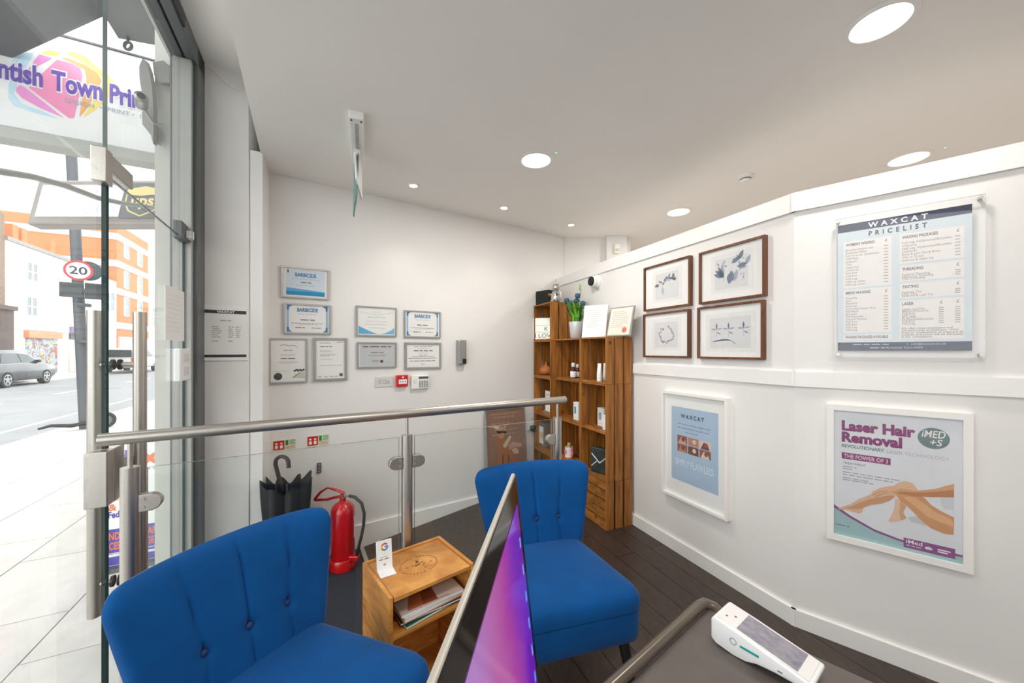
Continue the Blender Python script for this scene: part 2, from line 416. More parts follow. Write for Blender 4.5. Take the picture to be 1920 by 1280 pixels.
# skirting, dado and capping boards
zt = (BW.uv(886, 930.6)[1] + BW.uv(746, 966)[1] + BW.uv(660, 987.5)[1]) / 3
wall_run('baseboard_back', BW, 0.02, 2.3, -0.3, zt, 0.018, TRIM, d=0.018)
wall_run('baseboard_right', P1, -2.3, 0.012, 0.0, 0.082, 0.016, TRIM, d=0.016)
wall_run('baseboard_right_near', P2, -0.012, 3.2, 0.0, 0.082, 0.016, TRIM, d=0.016)
wall_run('trim_4', P1, -1.15, 0.010, 1.175, 1.247, 0.014, TRIM, d=0.014)
wall_run('trim_5', P2, -0.010, 3.2, 1.175, 1.247, 0.014, TRIM, d=0.014)
wall_run('trim_6', P1, -2.36, 0.010, 2.032, 2.124, 0.12, TRIM, d=0.014)
wall_run('trim_7', P2, -0.010, 3.2, 2.032, 2.124, 0.12, TRIM, d=0.014)

# ------------------------------------------------------------------ shopfront
def pane(name, parent, x0, x1, z0, z1, edge=GEDGE, t=0.012, M=None, hedge=GLASS):
    b = MB()
    b.add([(x0, -t / 2, z0), (x1, -t / 2, z0), (x1, -t / 2, z1), (x0, -t / 2, z1)], [(0, 1, 2, 3)], GLASS)
    b.add([(x0, t / 2, z0), (x1, t / 2, z0), (x1, t / 2, z1), (x0, t / 2, z1)], [(0, 3, 2, 1)], GLASS)
    b.add([(x, y, z) for z in (z0, z1) for y in (-t / 2, t / 2) for x in (x0, x1)], [(0, 2, 6, 4), (1, 5, 7, 3)], edge)
    b.add([(x, y, z) for z in (z0, z1) for y in (-t / 2, t / 2) for x in (x0, x1)], [(0, 1, 3, 2), (4, 6, 7, 5)], hedge)
    return b.build(name, parent, M=M)
SM = ST.M(0, 0, 0)        # local: x along the street (away), y outwards, z up
win = struct(thing('window_1', None, None, SM))
pane('glass_pane', win, -2.75, -1.045, -0.2, 1.94)
pane('glass_pane', win, -2.75, -1.0405, 1.942, 2.93, edge=GLASS)
pane('glass_pane', win, -4.4, -2.77, -0.2, 2.93)
pane('over_panel', win, -1.037, -0.15, 1.945, 2.93, edge=PGEDGE, hedge=GEDGE)
MB().box(-4.5, 0.02, -0.05, 0.06, 2.93, ZB, ALU).build('head_frame', win, bevel=0.004)
MB().box(-4.5, 0.0, -0.04, 0.05, -0.3, -0.2, ALU).build('sill_frame', win)
MB().box(-0.15, 0.0, -0.05, 0.07, -0.3, ZB, ALU).build('post', win, bevel=0.004)
MB().box(-0.185, -0.15, -0.03, 0.05, -0.3, 2.93, PALEALU).build('post_cover', win, bevel=0.003)
MB().box(-4.5, -4.4, -0.05, 0.07, -0.3, ZB, ALU).build('post', win, bevel=0.004)
MB().box(-0.62, -0.42, -0.062, -0.05, 2.935, 2.99, BLACK).build('door_closer_plate', win, bevel=0.003)
MB().box(-1.085, -1.032, -0.018, 0.018, 1.905, 2.02, STEEL).box(-1.032, -0.86, -0.014, 0.014, 1.962, 2.018, STEEL).build('corner_patch', win, bevel=0.003)
MB().box(-0.30, -0.19, -0.018, 0.018, 1.93, 2.02, ALU).box(-0.235, -0.20, -0.045, -0.018, 1.945, 1.99, WHITEP).build('pivot_patch', win, bevel=0.002)
door = struct(thing('door_1', None, None, SM))
pane('door_leaf', door, -1.028, -0.195, -0.19, 1.942)
def pull(side):
    y = side * (0.062 if side < 0 else 0.056)
    b = MB(); b.cyl((-0.955, y, 0.42), (-0.955, y, 1.49), 0.019, STEEL, n=20)
    o = b.build('pull_handle', door, smooth=40)
    for z in (0.53, 1.30):
        c = MB(); c.cyl((-0.955, side * 0.006, z), (-0.955, y, z), 0.010, STEEL, n=12); c.cyl((-0.955, side * 0.006, z), (-0.955, side * 0.013, z), 0.019, BLACK, n=16)
        c.build('standoff', o, smooth=40)
pull(-1); pull(1)
lk = MB(); lk.box(-1.05, -0.975, -0.028, 0.028, 0.84, 1.02, STEEL).box(-0.975, -0.93, -0.02, 0.02, 0.86, 0.965, STEEL)
lk.cyl((-0.95, -0.02, 0.925), (-0.95, -0.034, 0.925), 0.012, SILVER, n=14)
lk.build('lock_case', door, bevel=0.003)
MB().box(-1.10, -1.055, -0.028, 0.028, 0.84, 1.02, STEEL).build('strike_case', win, bevel=0.003)
nt_ = MB(); nt_.rect(-0.50, -0.22, 1.40, 1.66, -0.0085, PAPER)
for k in range(9): nt_.lines(-0.47, -0.26 - 0.02 * (k % 3), 1.62 - k * 0.022, 0.006, -0.0088, ink((222, 221, 222)))
o = nt_.build('paper_notice'); o.matrix_world = SM; tag(o, 'white paper notice taped to the glass door near its hinge', 'notice')
eb = thing('door_entry_box', 'slim white entry box on the glass door under the notice', 'entry box', SM)
MB().box(-0.385, -0.215, -0.035, -0.007, 1.195, 1.36, WHITEP).build('housing', eb, bevel=0.006)
for z in (1.315, 1.245): MB().box(-0.33, -0.26, -0.038, -0.034, z - 0.022, z + 0.022, mat('pale_key', (214, 216, 220), 0.5)).build('button', eb)
# opening hours sheet on the pier
PF = Fr((-1.8405, 2.172), (0.2105, 0.138))
a0, a1, z0, z1 = PF.quad(383, 462, 578, 672, 581, 667)
oh = thing('opening_hours_sheet', 'opening hours print behind clear acrylic on the white pier', 'sign', PF.M((a0 + a1) / 2, 0.0, z0))
w = a1 - a0; h = z1 - z0; DK = ink((58, 56, 58)); GR = ink((128, 124, 124))
b = MB(); y = -0.006
MB().box(-w / 2 - 0.01, w / 2 + 0.01, -0.006, -0.001, -0.02, h + 0.02, PAPER).build('sheet', oh)
b.rect(-w / 2, w / 2, h * 0.905, h * 0.975, y - .0004, DK); b.text('WAXCAT', 0, h * 0.915, h * 0.05, y - .0009, PAPER, w=w * .42, align='C', bold=.02)
b.rect(-w / 2, w / 2, 0, h * 0.055, y - .0004, DK)
b.lines(-w * .13, w * .13, h * .76, .006, y - .0004, GR)
for k, (l, c, e) in enumerate((('Monday', .62, .8), ('Tuesday', .62, .8), ('Wednesday', .6, .8), ('Thursday', .6, .84), ('Friday', .6, .84), ('Saturday', .6, .84), (None, 0, 0), ('Sunday', .62, 0))):
    if not l: continue
    zz = h * (.62 - k * .042); b.text(l, -w * .32, zz, h * .026, y - .0004, DK, w=w * .2 * len(l) / 8)
    b.lines(w * .06, w * .19, zz + .003, .005, y - .0004, DK)
    if e: b.lines(w * .24, w * .36, zz + .003, .005, y - .0004, DK)
b.build('print', oh)

# ------------------------------------------------------------------ ceiling fittings
def ceil(px, py): return at_z(px, py, ZC)
LAMP = mat('lit_lamp_lens', (255, 250, 240), 0.4, emit=(255, 244, 226), estr=3.2)
LAMPS = mat('lit_spot_lens', (255, 250, 240), 0.4, emit=(255, 246, 232), estr=9.0)
def downlight(c, r, power, label, group, lens=LAMP, small=False):
    t = thing('recessed_downlight', label, 'ceiling light', c, group)
    b = MB(); b.lathe([(r, 0.004), (r + 0.018, 0.0), (r + 0.018, -0.004), (r, -0.007), (r - 0.003, 0.0)], TRIM, n=40); b.build('trim_ring', t, smooth=40)
    MB().lathe([(0.0, 0.001), (r, 0.001), (r, -0.002), (0.0, -0.002)], lens, n=40).build('lens', t)
    if small: spot('lamp', (0, 0, -0.01), power, 100, parent=t)
    else: area('lamp', (0, 0, -0.009), power, r * 1.8, parent=t)
    return t
downlight(ceil(1650, 42), 0.088, 5, 'large lit downlight in the ceiling, nearest and biggest in view', 'large downlights')
downlight(ceil(1005, 300), 0.094, 10, 'large lit downlight in mid ceiling, above the blue chairs', 'large downlights')
downlight(ceil(1272, 397), 0.092, 6, 'large lit downlight beyond the partition, above the brown picture frames', 'large downlights')
downlight(ceil(1703, 297), 0.094, 6, 'large lit downlight just above the partition edge, over the price list', 'large downlights')
for k, (px, py) in enumerate(((775, 347), (945, 389), (1071, 421))):
    downlight(ceil(px, py), 0.030, (4.6, 3.0, 1.4)[k], ('small lit spotlight by the certificate wall, closest to the hanging exit sign', 'small lit spotlight by the certificate wall, middle one of three', 'small lit spotlight by the certificate wall, farthest from us')[k], 'small wall-washing spotlights', LAMPS, True)
for k, p in enumerate(((0.3, 0.2, ZC), (1.6, -0.6, ZC), (3.6, 1.6, ZC), (3.4, 4.4, ZC), (2.3, 4.0, ZC))):  # out-of-view downlights, added to brighten the room and its ceiling
    downlight(Vector(p), 0.092, (7, 7, 6, 6, 6)[k], ('large unseen downlight added over the reception desk, above us', 'large unseen downlight added behind us near the rear wall', 'large unseen downlight added in the rear room, nearest the side wall', 'large unseen downlight added in the far corner of the rear room', 'large unseen downlight added in the middle of the rear room')[k], 'large downlights')
# exit sign box with hanging blade
p0, p1 = ceil(668, 206), ceil(671, 282); dv = (p1 - p0); L = dv.length
es = thing('exit_sign', 'white ceiling box with a thin green-edged exit blade hanging below it', 'exit sign', Matrix.Translation(p0) @ Matrix.Rotation(math.atan2(dv.y, dv.x), 4, 'Z'))
MB().box(0, L, -0.037, 0.037, -0.045, 0, WHITEP).build('housing', es, bevel=0.006)
MB().box(0.05, L - 0.05, -0.008, 0.008, -0.049, -0.044, SILVER).build('slot', es)
for yy in (-0.024, 0.024): MB().cyl((0.02, yy, -0.048), (0.02, yy, -0.044), 0.005, BLACK, n=10).build('screw', es)
MB().box(L * .72, L + 0.02, -0.014, 0.014, -0.085, -0.045, WHITEP).build('bracket', es, bevel=0.003)
bl = MB(); bl.slab([(-.10, -0.10), (.08, -0.085), (.10, -0.30), (-.06, -0.24)], -0.008, 0.0, WHITEP); bl.v = [tuple(Matrix.Translation((L * .8, 0, 0)) @ Matrix.Rotation(R(-11), 4, 'Z') @ Vector(p)) for p in bl.v]; bl.build('blade_cover', es, bevel=0.002)
bl = MB(); bl.slab([(-.07, -0.09), (.09, -0.09), (.13, -0.40), (.0, -0.32)], 0.002, 0.009, mat('sea_green_print', (108, 150, 146), 0.4)); bl.v = [tuple(Matrix.Translation((L * .8, 0, 0)) @ Matrix.Rotation(R(9), 4, 'Z') @ Vector(p)) for p in bl.v]; bl.build('green_blade', es)
# smoke detector, tiny indicator lights, sensor on the far pier, loose cable
c = ceil(1398, 330)
sd = thing('smoke_detector', 'round white smoke detector on the ceiling beyond the partition', 'smoke detector', c)
MB().lathe([(0.048, 0), (0.048, -0.014), (0.038, -0.018)], WHITEP, n=28).build('base', sd, smooth=40)
MB().lathe([(0.034, -0.018), (0.034, -0.030), (0.026, -0.040), (0.0, -0.042)], WHITEP, n=28).build('sensing_head', sd, smooth=40)
MB().lathe([(0.035, -0.021), (0.0352, -0.022), (0.035, -0.027)], ink((90, 90, 90)), n=28).build('vent_ring', sd)
GLED = mat('green_led', (120, 235, 170), 0.4, emit=(120, 240, 180), estr=1.2)
for px, py, lab in ((1043, 285, 'tiny green indicator light in the ceiling beside the middle downlight'), (1772, 275, 'tiny green indicator light in the ceiling above the price list')):
    t = thing('indicator_light', lab, 'indicator light', ceil(px, py), 'ceiling indicator lights')
    MB().lathe([(0.008, 0.001), (0.008, -0.004), (0.005, -0.006)], WHITEP, n=14).build('bezel', t); MB().lathe([(0.005, -0.004), (0.004, -0.008), (0.0, -0.009)], GLED, n=12).build('lens', t)
sn = thing('motion_sensor', 'small white motion sensor high on the far pillar', 'sensor', (1.125, 4.02, 2.44))
MB().box(-0.03, 0.03, -0.035, 0, -0.05, 0.055, WHITEP).build('housing', sn, bevel=0.008); MB().box(-0.02, 0.02, -0.041, -0.034, -0.03, 0.0, ink((225, 205, 170))).build('lens', sn, bevel=0.004)
pts = [PF.w(*PF.uv(px, py, 0.01)[:1], 0.006, PF.uv(px, py, 0.01)[1]) for px, py in ((370, 122), (385, 122), (400, 131), (416, 148), (432, 162), (448, 169), (464, 171))]
b = MB(); b.tube(pts, 0.0026, WHITEP, 6); tag(b.build('loose_cable', smooth=40), 'thin white loose cable drooping across the top of the pier', 'cable')
# ------------------------------------------------------------------ glass balustrade
BR = Fr((RL.x, RL.y), (rd.x, rd.y)); BL_ = (RRt - RL).length
ba = thing('balustrade', 'brushed steel handrail on posts with clear glass panels', 'balustrade', BR.M(0, 0, 0))
zr = CH - 0.28
b = MB(); b.tube([(0, 0, zr), (BL_, 0, zr)], 0.0205, STEEL, 24); hr = b.build('handrail', ba, smooth=40)
MB().tube([(BL_, 0, zr), (BL_ + 0.004, 0, zr)], 0.0215, STEEL, 24).build('end_cap', hr)
def bpost(a, zf):
    b = MB(); b.cyl((a, 0, zf), (a, 0, 0.975), 0.024, STEEL, n=24); p = b.build('post', ba, smooth=40)
    MB().cyl((a, 0, 0.975), (a, 0, zr - 0.015), 0.007, STEEL, n=12).build('spigot', p, smooth=40)
    MB().cyl((a, 0, zf), (a, 0, zf + 0.012), 0.05, STEEL, n=24).build('base_flange', p, smooth=40)
    return p
ap = [BR.uv(244, 900)[0], BR.uv(763, 900)[0], BR.uv(1045, 800)[0]]
for a in ap: bpost(a, 0.0)
def gpanel(x0, x1):
    p = pane('glass_panel', ba, x0, x1, 0.07, 0.968, PGEDGE, 0.010, hedge=PGEDGE)
g = [BR.uv(277, 900)[0], BR.uv(748, 830)[0], BR.uv(777, 830)[0], BR.uv(1034, 800)[0]]
gpanel(g[0], g[1]); gpanel(g[2], g[3])
def clamp_(a, s, z):
    b = MB(); n = 14; L = 0.058
    pts = [(a, z - .028), (a + s * (L - .026), z - .028)] + [(a + s * (L - .026 + .026 * math.sin(R(q))), z - .026 * math.cos(R(q))) for q in range(15, 180, 15)] + [(a + s * (L - .026), z + .028), (a, z + .028)]
    b.slab(pts, -0.014, 0.014, STEEL); c = b.build('glass_clamp', ba, bevel=0.003)
    for dz in (-.013, .013): MB().cyl((a + s * .012, -0.014, z + dz), (a + s * .012, -0.0175, z + dz), .005, SILVER, n=10).build('clamp_screw', c)
for a, s in ((ap[0] + .022, 1), (ap[1] - .022, -1), (ap[1] + .022, 1), (ap[2] - .022, -1)):
    for z in (0.855, 0.20): clamp_(a, s, z)

# ------------------------------------------------------------------ frames
def frame_on(fr, q, name, label, cat, fm, border, depth, group=None, d=0.0, glassy=True, inset=0.006):
    """a picture frame hung flat on a wall; returns thing, inner width/height and the y of its print"""
    a0, a1, z0, z1 = q; w, h = a1 - a0, z1 - z0
    t = thing(name, label, cat, fr.M((a0 + a1) / 2, d, z0), group)
    b = MB()
    b.box(-w / 2, w / 2, -depth, 0, 0, border, fm).box(-w / 2, w / 2, -depth, 0, h - border, h, fm)
    b.box(-w / 2, -w / 2 + border, -depth, 0, border, h - border, fm).box(w / 2 - border, w / 2, -depth, 0, border, h - border, fm)
    b.build('frame', t)
    yb = -depth + inset
    MB().box(-w / 2 + border, w / 2 - border, yb + 0.0012, -0.001, border, h - border, PAPER).build('backing_sheet', t)
    if glassy:
        y = yb - 0.003
        MB().add([(-w / 2 + border, y, border), (w / 2 - border, y, border), (w / 2 - border, y, h - border), (-w / 2 + border, y, h - border)], [(0, 1, 2, 3)], FGLASS).build('glazing', t)
    return t, w, h, yb + 0.001
G1, G2, G3 = ink((120, 118, 118)), ink((168, 165, 164)), ink((86, 84, 86))
B1, B2, B3 = ink((52, 124, 178)), ink((96, 176, 218)), ink((24, 144, 196))
L_ = lambda b, w, h, rows, y: [b.lines(-w * r[1], w * r[1], h * r[0], h * r[2], y, r[3]) for r in rows]
certs = [
    ((527, 617, 498, 557, 507, 563), 'A', 'silver-framed certificate with a blue wave band, highest on the back wall'),
    ((531, 620, 569, 626, 571, 627), 'B', 'silver-framed certificate with blue corner ornaments, directly under the blue wave certificate'),
    ((504, 576, 634, 722, 634, 714), 'C', 'portrait silver-framed certificate with a dark round seal and plant drawing'),
    ((587, 650, 634, 716, 633, 711), 'D', 'portrait silver-framed letter with a small dark square in its corner'),
    ((667, 743, 573, 630, 577, 631), 'E', 'silver-framed certificate with two light blue swooping corners'),
    ((757, 825, 581, 632, 585, 634), 'F', 'smaller silver-framed certificate with blue corner ornaments, nearest the soap dispenser'),
    ((669, 743, 641, 689, 642, 690), 'G', 'grey framed certificate with a dark red dot, above the small plaque'),
    ((758, 826, 641, 691, 643, 692), 'H', 'white certificate with bold capitals in a broad silver frame, above the alarm keypad'),
]
for q, k, lab in certs:
    t, w, h, y = frame_on(BW, BW.quad(*q), 'certificate_frame', lab, 'certificate', SILVER, 0.011 if k not in 'DH' else 0.017, 0.016, 'certificates on the back wall')
    b = MB(); y1, y2, y3 = y - .0003, y - .0007, y - .0011
    if k in 'AB F':
        b.text('BARBICIDE', 0, h * .74 if k != 'A' else h * .70, h * .115, y2, B1, w=w * .44, align='C', bold=.035)
    if k == 'A':
        x0, x1 = -w * .40, w * .40; b.rect(x0, x1, h * .1, h * .92, y1, ink((214, 226, 236)))
        b.rect(x0, x1, h * .1, h * .22, y2, B3); b.poly([(x0, h * .22), (x1, h * .22), (x1, h * .25), (x0, h * .33)], y2, B2)
        b.rect(-w * .38, -w * .35, h * .80, h * .9, y2, G3); L_(b, w, h, ((.62, .3, .02, G2), (.52, .11, .045, G3), (.42, .2, .02, G2), (.33, .12, .02, PAPER)), y2)
    if k in 'BF':
        x0, x1, z0, z1 = -w * .43, w * .43, h * .07, h * .94
        for xx in (x0, x1): b.rect(min(xx, xx - math.copysign(.012, xx)), max(xx, xx - math.copysign(.012, xx)), z0, z1, y1, ink((150, 186, 222)))
        for xx in (x0, x1):
            for zz in (z0, z1):
                sx, sz = -math.copysign(1, xx), (1 if zz == z0 else -1)
                b.poly([(xx, zz), (xx + sx * .035, zz), (xx + sx * .015, zz + sz * .014), (xx + sx * .013, zz + sz * .035), (xx, zz + sz * .035)], y2, B1)
        L_(b, w, h, ((.66, .2, .02, G2), (.47, .15, .05, G3), (.36, .34, .022, G1), (.32, .2, .02, G2)), y2)
        b.lines(-w * .26, -w * .06, h * .21, h * .04, y2, G3); b.lines(w * .08, w * .28, h * .21, h * .03, y2, G1)
    if k == 'C':
        b.pline([(-w * .22, h * .83), (-w * .12, h * .86), (0, h * .83), (w * .14, h * .845), (w * .24, h * .80)], .0030, y2, G1)
        L_(b, w, h, ((.73, .13, .018, G3), (.63, .2, .012, G1), (.55, .2, .026, G3), (.47, .26, .012, G1), (.44, .2, .012, G2)), y2)
        b.disc(-w * .27, h * .155, w * .11, y2, ink((70, 72, 76)), 24)
        b.poly([(w * .08, h * .12), (w * .2, h * .2), (w * .4, h * .25), (w * .44, h * .1)], y1, ink((206, 208, 192)))
        for i in range(9): b.disc(w * (.16 + .03 * i), h * (.27 + .012 * (i % 3)), w * .03, y2, ink((92, 92, 80)), 9)
        b.pline([(w * .12, h * .12), (w * .22, h * .18), (w * .32, h * .24)], .005, y2, ink((120, 118, 100)))
        b.lines(-w * .38, 0, h * .27, h * .012, y2, G2)
    if k == 'D':
        b.lines(-w * .3, 0, h * .88, h * .018, y2, G1); b.lines(-w * .3, w * .05, h * .80, h * .026, y2, G3); b.lines(w * .2, w * .38, h * .9, h * .02, y2, G1)
        for i, z in enumerate((.70, .68, .62, .60, .58, .50)): b.lines(-w * .3, -w * .3 + w * (.3 + .06 * (i % 4)), h * z, h * .014, y2, G2)
        b.lines(-w * .3, w * .36, h * .36, h * .014, y2, G2)
        for x in (-.36, -.18, -.02, .12): b.lines(w * x, w * (x + .1), h * .10, h * .03, y2, G2)
        b.rect(w * .27, w * .37, h * .1, h * .17, y2, ink((84, 84, 90)))
    if k == 'E':
        b.poly([(-w * .44, h * .34), (-w * .32, h * .26), (-w * .1, h * .13), (w * .02, h * .08), (-w * .44, h * .08)], y2, B2)
        b.poly([(w * .44, h * .30), (w * .34, h * .20), (w * .18, h * .10), (w * .06, h * .08), (w * .44, h * .08)], y2, ink((126, 188, 222)))
        b.pline([(-w * .42, h * .80), (0, h * .72), (w * .42, h * .82)], .002, y2, ink((170, 196, 208)))
        L_(b, w, h, ((.82, .1, .03, ink((216, 206, 190))), (.64, .22, .026, ink((150, 182, 196))), (.5, .26, .016, G2), (.4, .28, .016, G2), (.28, .2, .016, G2)), y2)
    if k == 'G':
        b.rect(-w * .43, w * .47, h * .06, h * .93, y1, ink((196, 198, 200)))
        L_(b, w, h, ((.83, .36, .07, G3), (.60, .16, .05, G1), (.50, .22, .03, G1), (.46, .2, .02, G2)), y2)
        b.text('MED', -w * .13, h * .22, h * .09, y2, G1, w=w * .17); b.disc(w * .11, h * .255, w * .04, y2, ink((112, 34, 58)), 14); b.lines(w * .2, w * .44, h * .19, h * .015, y2, G2)
    if k == 'H':
        L_(b, w, h, ((.85, .24, .05, ink((206, 170, 160))), (.77, .14, .02, G2), (.69, .26, .05, G3), (.60, .14, .02, G2), (.52, .11, .03, G1), (.47, .32, .02, G1), (.41, .4, .025, G3), (.31, .36, .04, G1), (.19, .06, .03, G2)), y2)
    b.build('print', t)

def wall_thing(fr, q, name, label, cat, d=0.0, group=None):
    a0, a1, z0, z1 = fr.quad(*q); return thing(name, label, cat, fr.M((a0 + a1) / 2, d, z0), group), a1 - a0, z1 - z0
t, w, h = wall_thing(BW, (703, 736, 705, 725, 706, 725), 'acrylic_plaque', 'small pale acrylic plaque with faint lettering left of the fire call point', 'plaque')
MB().box(-w / 2, w / 2, -.006, 0, 0, h, mat('frosted_acrylic', (214, 213, 211), .3)).build('plate', t, bevel=.001); b = MB(); b.text('O Clos', 0, h * .3, h * .42, -.0065, G2, w=w * .62, align='C', bold=.02); b.build('lettering', t)
t, w, h = wall_thing(BW, (741, 763, 702, 724, 703, 724), 'fire_alarm_call_point', 'red square fire alarm call point with a white window', 'call point')
MB().box(-w / 2, w / 2, -.035, 0, 0, h, RED).build('housing', t, bevel=.006); MB().box(-w * .3, w * .38, -.037, -.033, h * .24, h * .62, WHITEP).build('window', t, bevel=.001)
b = MB()
for x in (-.16, .04, .24): b.disc(w * x, h * .44, w * .05, -.0375, BLACK, 10)
b.rect(-w * .02, w * .12, h * .74, h * .88, -.0355, PAPER); b.build('marking', t)
t, w, h = wall_thing(BW, (770, 802, 703, 728, 703, 728), 'alarm_keypad', 'white intruder alarm keypad with a dark display and rows of keys', 'keypad')
MB().box(-w / 2, w / 2, -.03, 0, 0, h, WHITEP).build('housing', t, bevel=.006); MB().box(-w * .1, w * .46, -.032, -.028, h * .74, h * .9, ink((72, 88, 78))).build('display', t)
for i in range(4):
    for j in range(4): MB().box(w * (-.08 + .14 * i), w * (.01 + .14 * i), -.034, -.029, h * (.12 + .13 * j), h * (.21 + .13 * j), ink((150, 150, 148))).build('key', t)
b = MB(); b.ring(-w * .3, h * .55, w * .07, w * .1, -.0305, ink((186, 196, 140)), 30, 330); b.build('emblem', t)
t, w, h = wall_thing(BW, (855, 870, 637, 683, 637, 683), 'soap_dispenser', 'slim silver wall dispenser with a dark spout', 'dispenser')
MB().slab([(-w / 2, 0), (w * .5, 0), (w / 2, h), (-w / 2, h)], -.055, 0, mat('satin_silver', (168, 168, 166), .3, .7)).build('body', t, bevel=.01)
MB().box(w * .0, w * .46, -.062, -.05, h * .04, h * .24, BLACK).build('spout', t, bevel=.004)
SGR = ink((90, 160, 96)); SRE = ink((206, 40, 34)); PLUM = ink((222, 226, 200))
for q, lab in (((511, 555, 826, 846, 821, 842), 'red and green fire extinguisher instruction sign above the umbrella handle'), ((575, 617, 818, 838, 812, 834), 'red and green fire extinguisher instruction sign above the small dark hook')):
    t, w, h = wall_thing(BW, q, 'fire_instruction_sign', lab, 'safety sign', group='fire extinguisher signs')
    MB().box(-w / 2, w / 2, -.003, 0, 0, h, PLUM).build('plate', t); b = MB(); y = -.0034
    b.rect(-w * .47, 0, h * .1, h * .92, y, SRE)
    for x in (-.34, -.13):
        b.rect(w * (x - .06), w * (x + .06), h * .22, h * .5, y - .0004, PAPER); b.disc(w * x, h * .66, w * .05, y - .0004, PAPER, 10)
    b.rect(w * .04, w * .17, h * .45, h * .92, y, ink((44, 140, 78)))
    for i in range(4): b.rect(w * .22, w * .46, h * (.52 + .11 * i), h * (.58 + .11 * i), y, SGR)
    for i in range(3): b.rect(w * .05, w * .46, h * (.12 + .11 * i), h * (.17 + .11 * i), y, ink((222, 130, 116)))
    b.build('print', t)
t, w, h = wall_thing(BW, (594, 602, 867, 886, 867, 886), 'wall_hook_plate', 'small dark upright key plate on the back wall above the extinguisher', 'key plate')
MB().box(-w / 2, w / 2, -.012, 0, 0, h, ink((70, 72, 74))).build('plate', t, bevel=.003)
for i in range(3): MB().box(-w * .25, w * .25, -.016, -.011, h * (.12 + .3 * i), h * (.28 + .3 * i), SILVER).build('key', t)

# ------------------------------------------------------------------ brown botanical frames on the far partition leaf
NV, SL, RO = ink((112, 124, 144)), ink((158, 167, 180)), ink((190, 164, 170))
def leaf(b, x, z, l, wd, ang, y, m):
    c, s = math.cos(R(ang)), math.sin(R(ang)); pts = []
    for k in range(7):
        t = k / 6; pts.append((t * l, wd * math.sin(math.pi * t)))
    for k in range(5, 0, -1):
        t = k / 6; pts.append((t * l, -wd * math.sin(math.pi * t)))
    b.poly([(x + p * c - q * s, z + p * s + q * c) for p, q in pts], y, m)
bot = [((1212, 1299, 500, 582, 483, 575), 0, 'walnut picture frame with a grey floral spray, farther one of the upper pair'),
       ((1316, 1440, 474, 571, 442, 555), 1, 'walnut picture frame with large blue-grey leaves, nearer one of the upper pair'),
       ((1211, 1297, 590, 670, 579, 670), 2, 'walnut picture frame with a pinkish floral wreath, farther one of the lower pair'),
       ((1313, 1437, 577, 672, 562, 674), 3, 'walnut picture frame with three sprigs over a blue arc, nearer one of the lower pair')]
for q, k, lab in bot:
    t, w, h, y = frame_on(P1, P1.quad(*q), 'picture_frame', lab, 'picture', WALNUT, 0.012, 0.028, 'botanical prints in walnut frames', inset=.012)
    b = MB(); y0, y1, y2 = y - .0003, y - .0006, y - .001
    ix0, ix1, iz0, iz1 = (-w * .24, w * .26, h * .22, h * .78) if k != 3 else (-w * .30, w * .32, h * .20, h * .76)
    b.rect(ix0 - w * .07, ix1 + w * .07, iz0 - h * .06, iz1 + h * .08, y0, ink((232, 230, 228))); b.rect(ix0, ix1, iz0, iz1, y1, ink((218, 217, 217)))
    rr = random.Random(k)
    if k == 0:
        for i in range(26):
            x = w * rr.uniform(-.22, .22); leaf(b, x, h * (.50 + .12 * math.sin(x / w * 7 + 1) + rr.uniform(-.03, .06)), w * .07, w * .018, rr.uniform(0, 180), y2, rr.choice((NV, SL, ink((120, 124, 134)), RO)))
        leaf(b, -w * .06, h * .3, h * .2, w * .03, 100, y2, ink((176, 186, 198)))
    if k == 1:
        for i in range(16): leaf(b, w * (-.18 + .42 * rr.random()), h * (.34 + .38 * rr.random()), w * rr.uniform(.05, .09), w * .014, rr.uniform(20, 160), y2 + .0001, rr.choice((SL, SL, ink((186, 192, 200)))))
        for a in (100, 118, 138, 158): leaf(b, -w * .1, h * .44, h * (.30 - .001 * a * .5), w * .028, a, y2, NV if a % 4 else SL)
        for x, z, a in ((.02, .66, 30), (.1, .58, 10), (.12, .69, 60), (.22, .58, 60)): leaf(b, w * x, h * z, w * .15, w * .032, a, y2, SL if x > .15 else NV)
        leaf(b, -w * .02, h * .30, h * .24, w * .055, 75, y2, ink((116, 128, 146))); leaf(b, w * .06, h * .33, h * .18, w * .04, 80, y2, SL)
        b.rect(-w * .103, -w * .093, h * .36, h * .52, y2, SL)
        for x in (.16, .2): b.disc(w * x, h * .44, w * .012, y2, RO, 8)
    if k == 2:
        for i in range(22):
            a = 115 + 310 * i / 21; leaf(b, w * (.02 + .15 * math.cos(R(a))), h * (.5 + .17 * math.sin(R(a))), w * .05, w * .02, a + rr.uniform(30, 140), y2, rr.choice((NV, SL, RO, ink((184, 150, 158)))))
    if k == 3:
        for x in (-.19, .0, .22):
            leaf(b, w * x, h * .54, h * .13, w * .014, 90, y2, NV); leaf(b, w * x, h * .55, w * .1, w * .010, 8, y2, SL); leaf(b, w * x, h * .55, w * .09, w * .012, 176, y2, SL)
            b.rect(w * x - .001, w * x + .001, h * .40, h * .55, y2, SL); leaf(b, w * x, h * .5, w * .08, w * .008, -25, y2, NV)
        pts = [(-.28, .31), (-.2, .345), (-.1, .365), (0, .36), (.07, .32), (.12, .26)]; pts2 = [(.10, .275), (.05, .325), (-.01, .34), (-.1, .335), (-.2, .325)]
        b.poly([(w * x, h * z) for x, z in pts + pts2], y2, ink((62, 98, 134)))
    b.build('print', t)

